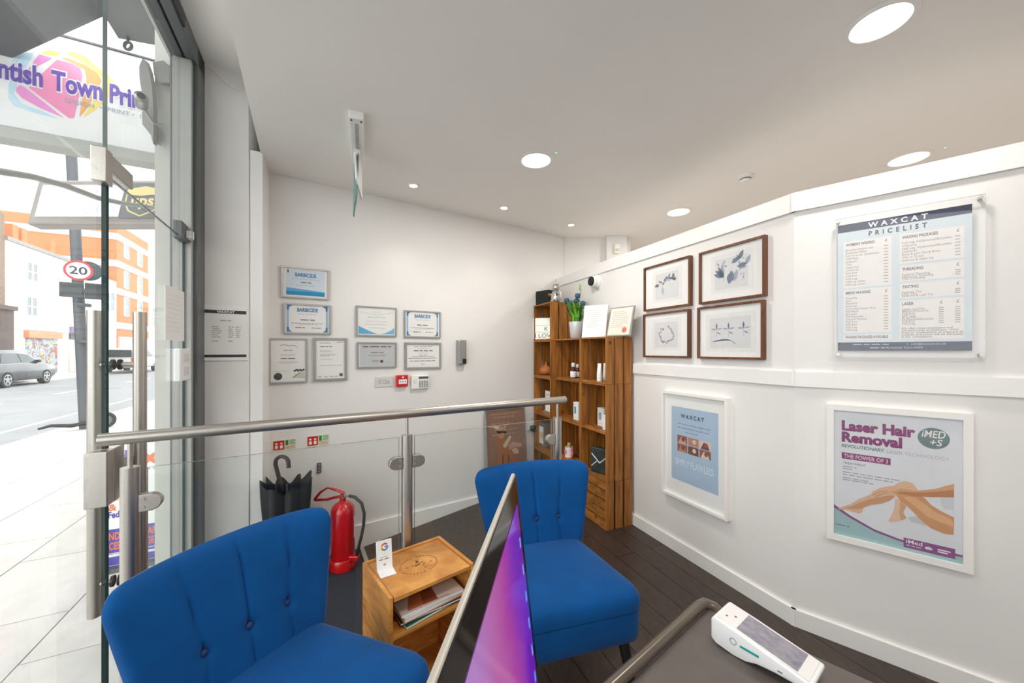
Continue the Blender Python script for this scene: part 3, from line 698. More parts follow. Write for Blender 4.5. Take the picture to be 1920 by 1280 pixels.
# small poster, white box frame
WFR = mat('white_frame_lacquer', (242, 238, 234), 0.35, var=.01)
t, w, h, y = frame_on(P1, P1.quad(1247, 1371, 736, 923, 740, 972), 'framed_poster', 'narrow white-framed light blue waxing poster on the far partition leaf', 'poster', WFR, 0.017, 0.035, inset=.018)
b = MB(); y1, y2, y3 = y - .0003, y - .0007, y - .0011
x0, x1, z0, z1 = -w * .35, w * .36, h * .17, h * .86
b.rect(x0, x1, z0, z1, y1, ink((170, 193, 216))); pw, ph = x1 - x0, z1 - z0; X = lambda f: x0 + pw * f; Z = lambda f: z0 + ph * f
NAVY = ink((52, 56, 78))
b.text('WAXCAT', X(.47), Z(.86), ph * .05, y2, NAVY, w=pw * .50, align='C', bold=.03, space=1.5)
for zz, xa, xb in ((.775, .15, .84), (.725, .15, .82), (.675, .33, .62)): b.lines(X(xa), X(xb), Z(zz), ph * .012, y2, ink((96, 108, 134)))
SK = [ink((150, 92, 78)), ink((206, 164, 148)), ink((186, 132, 112)), ink((112, 76, 64)), ink((224, 196, 182))]
for r_ in range(2):
    for c_ in range(3):
        xa = X(.14 + .245 * c_); za = Z(.40 + .115 * (1 - r_)); cw, chh = pw * .225, ph * .105
        b.rect(xa, xa + cw, za, za + chh, y2, SK[(c_ * 2 + r_) % 5 if c_ else 0]); b.poly([(xa + cw * .1, za), (xa + cw * .9, za), (xa + cw * .75, za + chh * .7), (xa + cw * .4, za + chh * .85)], y3, SK[(c_ + 1 + r_) % 5])
        b.disc(xa + cw * .6, za + chh * .55, cw * .18, y3 - .0003, SK[(c_ + 3) % 5], 12)
b.text('SIMPLY FLAWLESS', X(.5), Z(.215), ph * .085, y2, ink((226, 232, 240)), w=pw * .82, align='C', bold=.0)
b.build('print', t)

# big laser poster on the near leaf
t, w, h, y = frame_on(P2, P2.quad(1550, 1822, 756, 1004, 774, 1071), 'framed_poster', 'large white-framed laser hair removal poster with crossed legs', 'poster', WFR, 0.026, 0.03, inset=.012)
b = MB(); y0, y1, y2, y3, y4 = y - .0002, y - .0005, y - .0009, y - .0013, y - .0017
x0, x1, z0, z1 = -w / 2 + .026, w / 2 - .026, .026, h - .026; pw, ph = x1 - x0, z1 - z0
X = lambda f: x0 + pw * f; Z = lambda f: z1 - ph * f
b.rect(x0, x1, z0, z1, y0, ink((222, 223, 228)))
PUR, GRY, TEAL = ink((140, 66, 116)), ink((108, 124, 128)), ink((160, 192, 194))
b.text('Laser Hair', X(.07), Z(.155), ph * .072, y2, PUR, w=pw * .60, bold=.05); b.text('Removal', X(.07), Z(.245), ph * .072, y2, PUR, w=pw * .50, bold=.05)
b.text('REVOLUTIONARY', X(.07), Z(.292), ph * .024, y2, GRY, w=pw * .36, bold=.02); b.text('LASER TECHNOLOGY', X(.45), Z(.297), ph * .024, y2, ink((178, 182, 188)), w=pw * .46)
b.rect(X(.07), X(.48), Z(.385), Z(.335), y1, PUR); b.text('THE POWER OF 3', X(.09), Z(.375), ph * .03, y2, ink((226, 196, 216)), w=pw * .37, bold=.02)
b.text('TREATMENT', X(.08), Z(.425), ph * .016, y2, G3, w=pw * .2)
for zz, xb in ((.445, .2), (.462, .16), (.49, .55), (.51, .5), (.535, .3), (.55, .36)): b.lines(X(.08), X(xb), Z(zz), ph * .011, y2, ink((158, 160, 168)))
b.disc(X(.80), Z(.15), pw * .115, y1, ink((112, 130, 132)), 32, ph * .075); b.text('iMED', X(.80), Z(.145), ph * .05, y2, PAPER, w=pw * .17, align='C', bold=.01, shear=.2); b.text('+S', X(.82), Z(.20), ph * .045, y2, PAPER, w=pw * .09, align='C', bold=.01, shear=.2)
def pp(pts, yy, m): b.poly([(X(p[0]), Z(p[1])) for p in pts], yy, m)
S1, S2, S3, S4 = ink((196, 148, 112)), ink((212, 172, 140)), ink((228, 196, 170)), ink((178, 122, 84))
pp([(0, .84), (.12, .885), (.3, .935), (.5, .965), (.75, .985), (1, .985), (1, 1), (0, 1)], y1, TEAL)
pp([(0, .765), (.15, .83), (.35, .895), (.55, .925), (.8, .94), (1, .935), (1, .95), (.8, .955), (.55, .94), (.35, .912), (.15, .85), (0, .79)], y2, ink((142, 84, 140)))
pp([(0, .79), (.15, .85), (.35, .912), (.55, .94), (.8, .955), (1, .95), (1, 1), (0, 1)], y1 - .0001, TEAL)
def cv(pts):
    """photo-traced outline of the printed legs -> sheet fractions"""
    out = []
    for x, y in pts: tp_ = 95 + .08 * (x - 160); bt_ = 930 + .244 * (x - 160); out.append(((x - 160) / 880, (y - tp_) / (bt_ - tp_)))
    return out
pp(cv([(700, 830), (760, 822), (840, 850), (870, 890), (800, 885), (720, 860)]), y2, ink((196, 204, 200)))
pp(cv([(905, 692), (990, 690), (988, 780), (930, 772), (912, 740)]), y2, ink((206, 210, 216)))
pp(cv([(195, 765), (230, 752), (290, 737), (350, 705), (430, 678), (500, 648), (590, 640), (625, 660), (615, 690), (575, 720), (520, 738), (445, 746), (388, 764), (380, 795), (355, 804), (310, 792), (250, 776), (205, 773)]), y2, ink((218, 178, 148)))
pp(cv([(240, 764), (300, 752), (360, 728), (440, 705), (520, 690), (590, 680), (612, 692), (575, 720), (520, 738), (445, 746), (388, 764), (330, 775)]), y2 - .0002, ink((200, 150, 112)))
pp(cv([(615, 700), (650, 716), (690, 755), (668, 800), (692, 838), (640, 858), (585, 866), (565, 856), (582, 828), (605, 780)]), y2, ink((224, 188, 160)))
pp(cv([(648, 720), (690, 755), (668, 800), (692, 838), (655, 852), (640, 800)]), y2 - .0002, ink((206, 162, 128)))
pp(cv([(585, 640), (612, 608), (645, 590), (690, 584), (730, 598), (758, 632), (765, 660), (700, 668), (610, 668)]), y3, ink((224, 184, 152)))
pp(cv([(610, 668), (700, 660), (770, 672), (815, 705), (850, 745), (910, 785), (990, 828), (986, 946), (930, 940), (850, 905), (790, 855), (740, 800), (700, 760), (650, 720)]), y3, ink((206, 150, 106)))
pp(cv([(660, 690), (740, 690), (800, 735), (870, 790), (980, 845), (984, 890), (900, 860), (820, 820), (740, 750)]), y3 - .0002, ink((222, 172, 128)))
pp(cv([(990, 600), (945, 612), (880, 634), (800, 645), (740, 648), (650, 632), (600, 646), (585, 660), (640, 680), (740, 688), (850, 691), (990, 691)]), y4, ink((212, 160, 118)))
pp(cv([(985, 640), (880, 655), (760, 662), (650, 655), (620, 668), (740, 688), (850, 691), (990, 691)]), y4 - .0002, ink((186, 126, 84)))
pp(cv([(438, 684), (452, 656), (500, 632), (560, 620), (625, 612), (650, 634), (600, 655), (540, 662), (500, 676), (470, 692)]), y4 - .0004, ink((222, 178, 146)))
for q_ in (((452, 676), (500, 655), (560, 648)), ((470, 688), (520, 668), (570, 660))): pp(cv([q_[0], q_[1], q_[2], (q_[2][0], q_[2][1] + 4), (q_[1][0], q_[1][1] + 5), (q_[0][0] + 4, q_[0][1] + 5)]), y4 - .0006, ink((186, 132, 100)))
b.rect(X(.58), X(.95), Z(.975), Z(.905), y3, ink((142, 84, 140))); b.text('iMed', X(.60), Z(.94), ph * .028, y4, PAPER, w=pw * .12, bold=.01)
for a in (30, 60, 90, 120, 150): leaf(b, X(.765), Z(.952), pw * .035, pw * .009, a, y4, PAPER)
b.lines(X(.83), X(.93), Z(.935), ph * .014, y4, PAPER); b.lines(X(.83), X(.90), Z(.95), ph * .014, y4, PAPER); b.lines(X(.60), X(.72), Z(.955), ph * .008, y4, PAPER)
b.lines(X(.02), X(.14), Z(.92), ph * .012, y3, ink((120, 130, 140)))
b.build('print', t)

# price list behind a clear acrylic sheet on stand-offs
a0, a1, z0, z1 = P2.quad(1565, 1848, 414, 668, 362, 672, 0.02)
t = thing('price_list_board', 'clear acrylic board holding the navy and pale blue price list', 'price list', P2.M((a0 + a1) / 2, 0, z0)); w, h = a1 - a0, z1 - z0
ac = MB()
for yy in (-.020, -.026): ac.rect(-w / 2, w / 2, 0, h, yy, FGLASS)
ac.add([(x, y, z) for z in (0, h) for y in (-.026, -.020) for x in (-w / 2, w / 2)], [(0, 1, 3, 2), (4, 6, 7, 5), (0, 2, 6, 4), (1, 5, 7, 3)], mat('acrylic_edge', (226, 230, 232), .2))
ac.build('acrylic_sheet', t)
for x in (-w / 2 + .012, w / 2 - .012):
    for z in (.012, h - .012): MB().cyl((x, 0, z), (x, -.033, z), .006, STEEL, n=14).build('stand_off', t, smooth=40)
b = MB(); x0, x1, zz0, zz1 = -w * .475, w * .425, h * .045, h * .955; pw, ph = x1 - x0, zz1 - zz0; X = lambda f: x0 + pw * f; Z = lambda f: zz1 - ph * f
y0, y1, y2, y3 = -.0188, -.0191, -.0194, -.0197
NVY = ink((46, 50, 78)); CARD = ink((236, 230, 226)); TXT = ink((138, 126, 124)); TXD = ink((70, 62, 66))
MB().box(x0, x1, -.0186, -.0178, zz0, zz1, ink((212, 221, 226))).build('sheet', t)
b.rect(x0, x1, Z(.062), Z(0), y1, NVY); b.text('WAXCAT', X(.48), Z(.051), ph * .035, y2, PAPER, w=pw * .45, align='C', bold=.03, space=1.7)
b.text('PRICELIST', X(.48), Z(.115), ph * .034, y2, TXD, w=pw * .44, align='C', bold=.03, space=1.9)
b.rect(x0, x1, Z(1), Z(.935), y1, NVY); b.lines(X(.13), X(.42), Z(.952), ph * .012, y2, ink((190, 190, 205))); b.text('|  info@waxcat.co.uk', X(.56), Z(.957), ph * .014, y2, ink((206, 206, 216)), w=pw * .27); b.text('Rd Kentish Town NW5', X(.40), Z(.984), ph * .014, y2, ink((206, 206, 216)), w=pw * .27); b.lines(X(.27), X(.39), Z(.978), ph * .012, y2, ink((190, 190, 205)))
def card(xa, xb, za, zb, head, rows, px=1):
    b.rect(X(xa), X(xb), Z(zb), Z(za), y1, CARD); b.text(head, X(xa + .02), Z(za + .036), ph * .021, y2, TXD, w=pw * .017 * len(head), bold=.02)
    b.text('£', X(xb - .05), Z(za + .036), ph * .02, y2, TXD)
    if px == 2: b.text('£', X(xb - .16), Z(za + .036), ph * .02, y2, TXD)
    n = len(rows)
    for i, r_ in enumerate(rows):
        z_ = za + .062 + (zb - za - .07) * (i + .2) / n
        b.text(r_, X(xa + .02), Z(z_ + .008), ph * .0155, y2, TXT, w=pw * .0118 * len(r_))
        for j in range(px): b.lines(X(xb - .06 - .11 * j), X(xb - .025 - .11 * j), Z(z_), ph * .011, y2, ink((176, 168, 166)))
card(.05, .44, .14, .505, "WOMEN'S WAXING", ['Brazilian/Hollywood', 'Extended Bikini', 'Full Face inc. Eyebrows', 'Half Face', 'Eyebrows', 'Chin', 'Upper Lip', 'Underarms', 'Full Arm', 'Half Arm', 'Full Leg', 'Half Leg Upper', 'Half Leg Lower'])
card(.05, .44, .52, .86, "MEN'S WAXING", ['Nostrils', 'Ears', 'Nostrils', 'Eyebrows', 'Lower Back/Upper Back', 'Full Back', 'Buttocks', 'Full Shoulder', 'Chest & Stomach', 'Full Arm', 'Half Arm', 'Full Leg', 'Half Leg'])
b.rect(X(.05), X(.44), Z(.915), Z(.875), y1, CARD); b.text('WAXING PACKAGES AVAILABLE', X(.065), Z(.903), ph * .02, y2, TXD, w=pw * .35, bold=.02)
card(.50, .95, .14, .36, 'WAXING PACKAGES', ['Full Leg, Hollywood/Brazilian,', 'Underarms', 'Half Leg, Hollywood/Brazilian,', 'Underarms', 'Brow & Lash Tint & Brow', 'Wax or Thread', 'Eyebrow & Upper Lip'])
card(.50, .95, .375, .49, 'THREADING', ['Eyebrow Threading', 'Upper Lip Threading', 'Chin Threading'])
card(.50, .95, .505, .615, 'TINTING', ['Eyebrow Tint', 'Lash Tint', 'Eyebrow & Lash Tint'])
card(.50, .95, .63, .82, 'LASER', ['Upper Lip/Chin', 'Bikini/Underarms', 'Half Arm', 'Half Leg', 'Brazilian', 'Hollywood/Brazilian', 'Full Arm', 'Full Leg'], 2)
b.rect(X(.50), X(.95), Z(.915), Z(.82), y1, CARD)
for i, s_ in enumerate(('We offer a free consultation and', 'test patch prior to treatment. Other', 'areas or combinations of areas are all', 'available and prices will be discussed', 'at the consultation.')): b.text(s_, X(.515), Z(.843 + i * .0155), ph * .0135, y2, TXD, w=pw * .0112 * len(s_))
b.build('print', t)
# little dome camera on the far leaf
a, z = P1.uv(1120, 528)
t = thing('security_camera', 'small white security camera with a black lens above the potted plant', 'security camera', P1.M(a, 0, z))
Ry = Matrix.Rotation(R(90), 4, 'X')
MB().lathe([(.062, 0), (.062, .012), (.052, .026), (.045, .03)], WHITEP, n=28, M=Ry).build('mount', t, smooth=40)
MB().lathe([(.048, .022), (.052, .036), (.050, .052), (.042, .062)], WHITEP, n=28, M=Matrix.Rotation(R(90), 4, 'X')).build('housing', t, smooth=40)
MB().lathe([(.042, .060), (.038, .076), (.022, .086), (0, .089)], BLACK, n=28, M=Ry).build('lens', t, smooth=40)
MB().box(.02, .028, -.02, -.004, -.075, -.05, SILVER).build('adjuster', t)
# ------------------------------------------------------------------ stacked crate shelving against the far partition leaf
CRATEH = wood('stained_crate_wood_level', (120, 72, 24), (180, 116, 48), stretch=(1, 0.08, 1.2))
def unit(m, name):
    me = MB().box(-.5, .5, -.5, .5, -.5, .5, m).build('slat'); d = me.data; bpy.data.objects.remove(me); d.name = name; return d
SLV, SLH = unit(CRATE, 'slat_upright'), unit(CRATEH, 'slat_level')
def slat(parent, x0, x1, y0, y1, z0, z1, me=None, name='slat'):
    o = bpy.data.objects.new(name, me or SLV); COL.objects.link(o); o.parent = parent
    o.location = ((x0 + x1) / 2, (y0 + y1) / 2, (z0 + z1) / 2); o.scale = (x1 - x0, y1 - y0, z1 - z0); return o
def crate(a0, a1, dep, z0, z1, label, shelf=None, front=False):
    w, h = a1 - a0 - .002, z1 - z0 - .002; t = thing('wooden_crate', label, 'crate', P1.M((a0 + a1) / 2, 0.017, z0), 'stacked wooden crates'); T = .012; D = dep - .017
    n = 3; sw = (D - T - .017 * (n - 1)) / n
    for s in (-1, 1):
        for i in range(n):
            y1 = -D + i * (sw + .017); slat(t, min(s * w / 2, s * (w / 2 - T)), max(s * w / 2, s * (w / 2 - T)), y1, y1 + sw, 0, h)
    for i in range(n):
        y1 = -D + i * (sw + .017)
        slat(t, -w / 2 + T, w / 2 - T, y1, y1 + sw, 0, T, SLH); slat(t, -w / 2 + T, w / 2 - T, y1, y1 + sw, h - T, h, SLH)
        if shelf: slat(t, -w / 2 + T, w / 2 - T, y1, y1 + sw, shelf - z0 - T, shelf - z0, SLH)
    nb = 4; bw = (w - 2 * T - .014 * (nb - 1)) / nb
    for i in range(nb): x = -w / 2 + T + i * (bw + .014); slat(t, x, x + bw, -T, 0, 0, h)
    for s in (-1, 1): slat(t, min(s * (w / 2 - T), s * (w / 2 - T - .022)), max(s * (w / 2 - T), s * (w / 2 - T - .022)), -.034, -T, T, h - T, name='corner_batten')
    if front:
        fh = (h - .009 * 4) / 5
        for i in range(5): slat(t, -w / 2 + T + .001, w / 2 - T - .001, -D + .001, -D + T, i * (fh + .009), i * (fh + .009) + fh, SLH)
    return t
N0, N1, M0, T0, T1 = -1.498, -1.144, -1.935, -2.295, -1.935
crate(N0, N1, .266, 0, .362, 'closed slatted crate at the foot of the column nearest the chair', front=True)
crate(N0, N1, .266, .362, 1.096, 'tall upright crate holding the dark folded packet, nearest column', shelf=.728)
crate(N0, N1, .266, 1.096, 1.458, 'crate holding two white tubes, top of the nearest column')
for i, l in enumerate(('bottom crate of the middle column, hidden low behind the chair', 'crate holding the pink and white mug in the middle column', 'crate holding a slim white and blue carton in the middle column', 'crate holding small brown bottles, top of the middle column')):
    crate(M0, N0, .266, i * .3645, (i + 1) * .3645, l)
for i, l in enumerate(('bottom crate of the tallest column by the back wall', 'crate with a grey box and leaflet in the tallest column', 'crate with a white leaflet stand in the tallest column', 'crate holding the round clay diffuser in the tallest column', 'crate holding the letter light box, very top of the tallest column')):
    crate(T0, T1, .31, i * .3626, (i + 1) * .3626, l)

def shelf_thing(name, label, cat, px, py, d, z, group=None, turn=0.0):
    a, _ = P1.uv(px, py, d); return thing(name, label, cat, P1.M(a, d, z + .0005) @ Matrix.Rotation(R(turn), 4, 'Z'), group)
zt5, zt4, zm = 1.813, 1.0878 + .012, 1.458
# on top of the tall column
t = shelf_thing('speaker', 'black fabric box speaker on top of the tallest shelf column', 'speaker', 1022, 560, .20, zt5, turn=25)
MB().box(-.095, .095, -.05, .05, 0, .152, mat('black_speaker_cloth', (34, 38, 34), .9, var=.2, scale=90)).build('cabinet', t, bevel=.02, seg=4)
MB().box(-.07, .07, -.0505, .045, -.0004, .004, BLACK).build('foot', t)
t = shelf_thing('figurine', 'small silver astronaut bear figurine beside the black speaker', 'figurine', 1042, 560, .225, zt5, turn=10)
SV = mat('silver_figurine', (190, 190, 186), .25, .8); 
MB().lathe([(0, .0), (.028, .004), (.034, .03), (.03, .06), (.02, .078), (0, .08)], SV, n=20).build('body', t, smooth=60)
MB().lathe([(0, .076), (.02, .08), (.029, .10), (.02, .122), (0, .127)], SV, n=20).build('head', t, smooth=60)
for s in (-1, 1):
    MB().lathe([(0, .118), (.008, .122), (.008, .132), (0, .136)], SV, c=(s * .018, 0, 0), n=10).build('ear', t, smooth=60)
    MB().tube([(s * .025, -.005, .06), (s * .04, -.02, .05), (s * .04, -.03, .06)], [.009, .010, .008], SV if s > 0 else mat('copper_paint', (176, 124, 70), .4, .5), 8).build('arm', t, smooth=60)
    MB().tube([(s * .014, -.01, .02), (s * .018, -.025, .004)], [.012, .011], SV, 8).build('leg', t, smooth=60)
MB().box(-.018, .018, .02, .042, .03, .075, WHITEP).build('backpack', t, bevel=.006); t.scale = (1.35, 1.35, 1.4)
# light box with letters (top crate)
t = shelf_thing('letter_light_box', 'lit white letter box reading in three rows inside the top crate', 'light box', 1024, 625, .205, 1.4504 + .0125, turn=46)
LBX = mat('lit_white_panel', (240, 246, 236), .4, emit=(236, 246, 232), estr=.12)
MB().box(-.13, .13, -.022, .022, 0, .22, WHITEP).build('case', t, bevel=.003); MB().box(-.124, .124, -.0235, -.02, .006, .214, LBX).build('lit_panel', t)
b = MB(); yy = -.0240
for z in (.074, .145): b.rect(-.124, .124, z - .0015, z + .0015, yy, ink((150, 168, 150)))
b.text('E', .045, .158, .042, yy, G3); b.text('K E', -.01, .088, .042, yy, G3); b.text('I LOVE', -.11, .018, .042, yy, G3, w=.2); b.build('lettering', t)
# clay diffuser
t = shelf_thing('clay_diffuser', 'round terracotta diffuser with a thin spout in the tallest column', 'diffuser', 1024, 690, .19, 1.0878 + .0125)
MB().lathe([(.035, 0), (.058, .012), (.072, .04), (.066, .066), (.04, .086), (.018, .098), (.011, .115), (.008, .135), (.004, .137)], mat('terracotta', (186, 110, 56), .7, var=.08), n=32).build('body', t, smooth=50)
# leaflet stands
t = shelf_thing('leaflet_stand', 'white leaflet in a small stand behind the handrail end', 'leaflet', 1030, 760, .23, .7252 + .0125)
MB().box(-.085, .085, -.02, .03, 0, .010, mat('grey_stand', (150, 156, 158), .4)).build('stand', t); b = MB(); b.slab([(-.08, .008), (.08, .008), (.08, .21), (-.08, .21)], -.004, 0, PAPER)
b.lines(-.06, .06, .17, .012, -.0045, G2); b.lines(-.05, .05, .12, .008, -.0045, ink((214, 200, 198))); b.lines(-.05, .05, .10, .008, -.0045, ink((214, 200, 198))); b.build('leaflet', t)
t = shelf_thing('grey_storage_box', 'dull grey box with a white leaflet in the tallest column', 'box', 1020, 830, .19, .3626 + .0125, turn=0)
MB().box(-.11, .11, -.06, .06, 0, .24, mat('taupe_card', (126, 116, 106), .7)).build('carton', t, bevel=.003); MB().box(.0, .10, -.0645, -.061, .03, .20, PAPER).build('leaflet', t); MB().box(.045, .105, -.085, -.0655, .09, .15, mat('pale_beech', (212, 184, 142), .6)).build('wood_block', t, bevel=.008)
# on the lower columns' top
t = shelf_thing('potted_plant', 'green artificial plant with blue thistle heads in a white pot', 'plant', 1081, 632, .158, zm)
MB().lathe([(.040, 0), (.044, .004), (.054, .12), (.054, .125), (.048, .125), (.047, .11), (0, .11)], mat('white_metal_pot', (214, 216, 216), .35, .3), n=30).build('pot', t, smooth=40)
rr = random.Random(5); GRN = mat('leaf_green', (116, 186, 50), .55, var=.25, scale=20); DGR = mat('dark_leaf_green', (66, 130, 44), .55, var=.25, scale=20); PGR = mat('pale_leaf_green', (170, 186, 110), .55, var=.2)
def blade(b, a, r0, r1, h, wd, m):
    c, s = math.cos(a), math.sin(a); pts = []
    for k in range(6):
        q = k / 5; r_ = r0 + (r1 - r0) * q * q; z = .10 + h * (q - .12 * q * q); ww = wd * math.sin(math.pi * min(1, .15 + q * .85)) + .0008
        pts.append((Vector((c * r_, s * r_, z)), ww))
    vs = []; 
    for p, ww in pts: vs += [p + Vector((-s * ww, c * ww, 0)), p + Vector((s * ww, -c * ww, 0))]
    b.add(vs, [(2 * k, 2 * k + 1, 2 * k + 3, 2 * k + 2) for k in range(5)], m)
for i in range(46):
    b = MB(); blade(b, rr.uniform(0, 6.28), rr.uniform(0, .03), rr.uniform(.03, .105), rr.uniform(.10, .21), rr.uniform(.006, .013), rr.choice((GRN, GRN, DGR, PGR))); b.build('leaf', t)
for i in range(26):
    b = MB(); a = rr.uniform(0, 6.28); r_ = rr.uniform(.0, .085); z = rr.uniform(.17, .28)
    for k in range(4): leaf_a = a + k * 1.57; p = Vector((math.cos(a) * r_, math.sin(a) * r_, z)); q = p + Vector((math.cos(leaf_a) * .02, math.sin(leaf_a) * .02, .008)); n_ = Vector((-math.sin(leaf_a), math.cos(leaf_a), 0)) * .008; b.add([p, (p + q) / 2 + n_, q, (p + q) / 2 - n_], [(0, 1, 2, 3)], GRN)
    b.build('leaf', t)
TH = mat('thistle_blue', (58, 92, 116), .8, var=.3, scale=60)
for x, y, z in ((-.10, -.02, .30), (.0, .0, .285), (.045, -.02, .315), (.05, .02, .26), (-.13, 0.0, .29), (-.02, -.03, .27)):
    s_ = MB(); s_.tube([(x * .2, y * .2, .1), (x * .6, y * .6, .2), (x, y, z - .015)], .0018, DGR, 6); st_ = s_.build('stem', t, smooth=40)
    MB().lathe([(0, -.022), (.014, -.017), (.021, 0), (.016, .014), (0, .02)], TH, c=(x, y, z), n=14).build('flower_head', st_, smooth=50)
s_ = MB(); s_.tube([(0, 0, .1), (.03, 0, .24), (.058, 0, .37)], .0016, DGR, 6); st_ = s_.build('stem', t, smooth=40)
for k in range(4): 
    b = MB(); p = Vector((.05 + .003 * k, 0, .35 + .01 * k)); 
    for sg in (-1, 1): b.add([p, p + Vector((sg * .016, -.006, .012)), p + Vector((sg * .010, 0, .026))], [(0, 1, 2)], GRN)
    b.build('leaf', st_)
t.scale = (1.28, 1.28, 1.2)
def lean_frame(px, w, h, label, content, fm, turn, d):
    t = shelf_thing('standing_frame', label, 'picture', px, 632, d, zm, 'frames leaning on the shelf', turn)
    Mt = Matrix.Rotation(R(-14), 4, 'X')
    b = MB(); b.box(-w / 2, w / 2, -.007, .007, 0, h, fm, Mt); b.build('frame', t, bevel=.002)
    b = MB(); f = lambda x, z: Mt @ Vector((x, -.0076, z)); m_ = .010
    b.add([f(-w / 2 + m_, m_), f(w / 2 - m_, m_), f(w / 2 - m_, h - m_), f(-w / 2 + m_, h - m_)], [(0, 1, 2, 3)], content)
    rr = random.Random(px); g_ = lambda x, z: Mt @ Vector((x, -.0080, z))
    for k in range(9):
        z = h * (.82 - k * .065); x1 = w * rr.uniform(.1, .36); b.add([g_(-w * .36, z), g_(x1, z), g_(x1, z + .004), g_(-w * .36, z + .004)], [(0, 1, 2, 3)], ink((184, 180, 178)))
    if content is not PAPER:
        b.add([g_(w * .24 + .022 * math.cos(k * .4), h * .2 + .022 * math.sin(k * .4)) for k in range(16)], [tuple(range(16))], ink((206, 116, 84)))
    b.build('print', t)
    MB().add([Mt @ Vector((-.02, .008, h * .7)), Mt @ Vector((.02, .008, h * .7)), Vector((.03, .085, 0)), Vector((-.03, .085, 0))], [(0, 1, 2, 3)], BLACK).build('strut', t)
lean_frame(1113, .205, .285, 'white standing frame with pale print right behind the potted plant', PAPER, WFR, 36, .165)
lean_frame(1159, .225, .235, 'silver standing frame holding a cream certificate with an orange seal', ink((226, 218, 204)), SILVER, 12, .15)
# middle column goods
BRN = mat('amber_glass', (58, 36, 26), .12, var=.1)
def bottle(px, py, d, z, label, s=1.0):
    t = shelf_thing('dropper_bottle', label, 'bottle', px, py, d, z, 'small brown bottles')
    MB().lathe([(.017 * s, 0), (.019 * s, .003), (.019 * s, .05 * s), (.012 * s, .062 * s), (.009 * s, .066 * s), (.009 * s, .075 * s)], BRN, n=24).build('glass_body', t, smooth=40)
    MB().lathe([(.0194 * s, .006 * s), (.0197 * s, .0065 * s), (.0197 * s, .044 * s), (.0194 * s, .0445 * s)], PAPER, n=24).build('paper_label', t, smooth=40)
    MB().lathe([(.011 * s, .074 * s), (.012 * s, .076 * s), (.012 * s, .098 * s), (.010 * s, .10 * s)], WHITEP, n=20).build('cap', t, smooth=40)
bottle(1075, 705, .22, 1.0935 + .0125, 'small brown bottle with white cap, standing in front on the middle shelf', 1.35)
bottle(1083, 705, .15, 1.0935 + .0125, 'small brown bottle with white label, half hidden by the upright', 1.2)
def carton(px, py, d, z, w, dp, h, label, accent=None, turn=0):
    t = shelf_thing('product_carton', label, 'carton', px, py, d, z, 'white cartons on the shelves', turn)
    MB().box(-w / 2, w / 2, -dp / 2, dp / 2, 0, h, PAPER).build('carton', t, bevel=.0015)
    b = MB()
    if accent: b.rect(-w * .3, w * .1, h * .35, h * .75, -dp / 2 - .0006, accent)
    b.lines(-w * .35, w * .35, h * .88, h * .03, -dp / 2 - .0006, G2); b.lines(-w * .35, w * .3, h * .15, h * .025, -dp / 2 - .0006, G2); b.build('print', t)
carton(1083, 785, .20, .729 + .0125, .075, .04, .155, 'slim white carton with blue motif in the middle column', ink((60, 150, 176)))
carton(1131, 808, .12, .728 + .0005, .09, .05, .15, 'white carton at the back of the tall upright crate', ink((160, 170, 180)))
carton(1137, 810, .19, .728 + .0005, .06, .03, .115, 'low white carton in front of its neighbour in the tall upright crate')
t = shelf_thing('mug', 'pink and white mug holding a cork in the middle column', 'mug', 1067, 862, .20, .3645 + .0125)
MB().lathe([(.034, 0), (.037, .003), (.038, .095), (.035, .095), (.034, .01), (0, .01)], mat('white_glaze', (236, 232, 230), .2), n=30).build('body', t, smooth=40)
MB().tube([(.036 + .0, 0, .075), (.06, 0, .08), (.068, 0, .05), (.058, 0, .022), (.036, 0, .022)], .006, mat('pink_glaze', (226, 84, 116), .25), 10).build('handle', t, smooth=60)
b = MB(); b.box(-.02, .016, -.0395, -.036, .03, .07, mat('pink_print', (228, 130, 152), .4)); b.build('motif', t, bevel=.004)
MB().lathe([(.014, .06), (.016, .065), (.016, .125), (.012, .13), (0, .13)], mat('cork', (186, 150, 108), .8, var=.2, scale=60), n=16).build('cork', t, smooth=40)
def tube_(px, d, label):
    t = shelf_thing('cream_tube', label, 'tube', px, 715, d, 1.096 + .0125, 'white cream tubes')
    MB().lathe([(.019, 0), (.020, .002), (.020, .022), (.019, .024)], WHITEP, n=24).build('cap', t, smooth=40)
    b = MB(); n = 24; vs = []
    for k, (z, rx, ry) in enumerate(((.024, .021, .021), (.03, .0215, .0215), (.08, .022, .017), (.135, .023, .004), (.14, .0235, .0015))):
        vs += [(rx * math.cos(6.2832 * i / n), ry * math.sin(6.2832 * i / n), z) for i in range(n)]
    b.add(vs, [(j * n + i, j * n + (i + 1) % n, (j + 1) * n + (i + 1) % n, (j + 1) * n + i) for j in range(4) for i in range(n)] + [tuple(range(4 * n, 5 * n)), tuple(range(n - 1, -1, -1))], WHITEP); b.build('body', t, smooth=50)
tube_(1124, .235, 'white cream tube standing forward of its twin on the top shelf'); tube_(1135, .16, 'white cream tube standing behind its twin on the top shelf')
t = shelf_thing('gift_packet', 'dark grey foil packet with crossed white ribbon in the upright crate', 'packet', 1126, 878, .20, .362 + .0125, turn=20)
FOIL = mat('dark_foil', (74, 84, 82), .3, .6, var=.25, scale=25, bump=.3)
MB().box(-.085, .085, -.02, .02, 0, .205, FOIL).build('packet', t, bevel=.012); b = MB()
for p, q in (((-.07, .15), (.005, .085)), ((.005, .085), (.07, .14)), ((-.07, .05), (-.02, .095))): b.tube([(p[0], -.021, p[1]), (q[0], -.021, q[1])], .004, PAPER, 6)
b.build('ribbon', t)

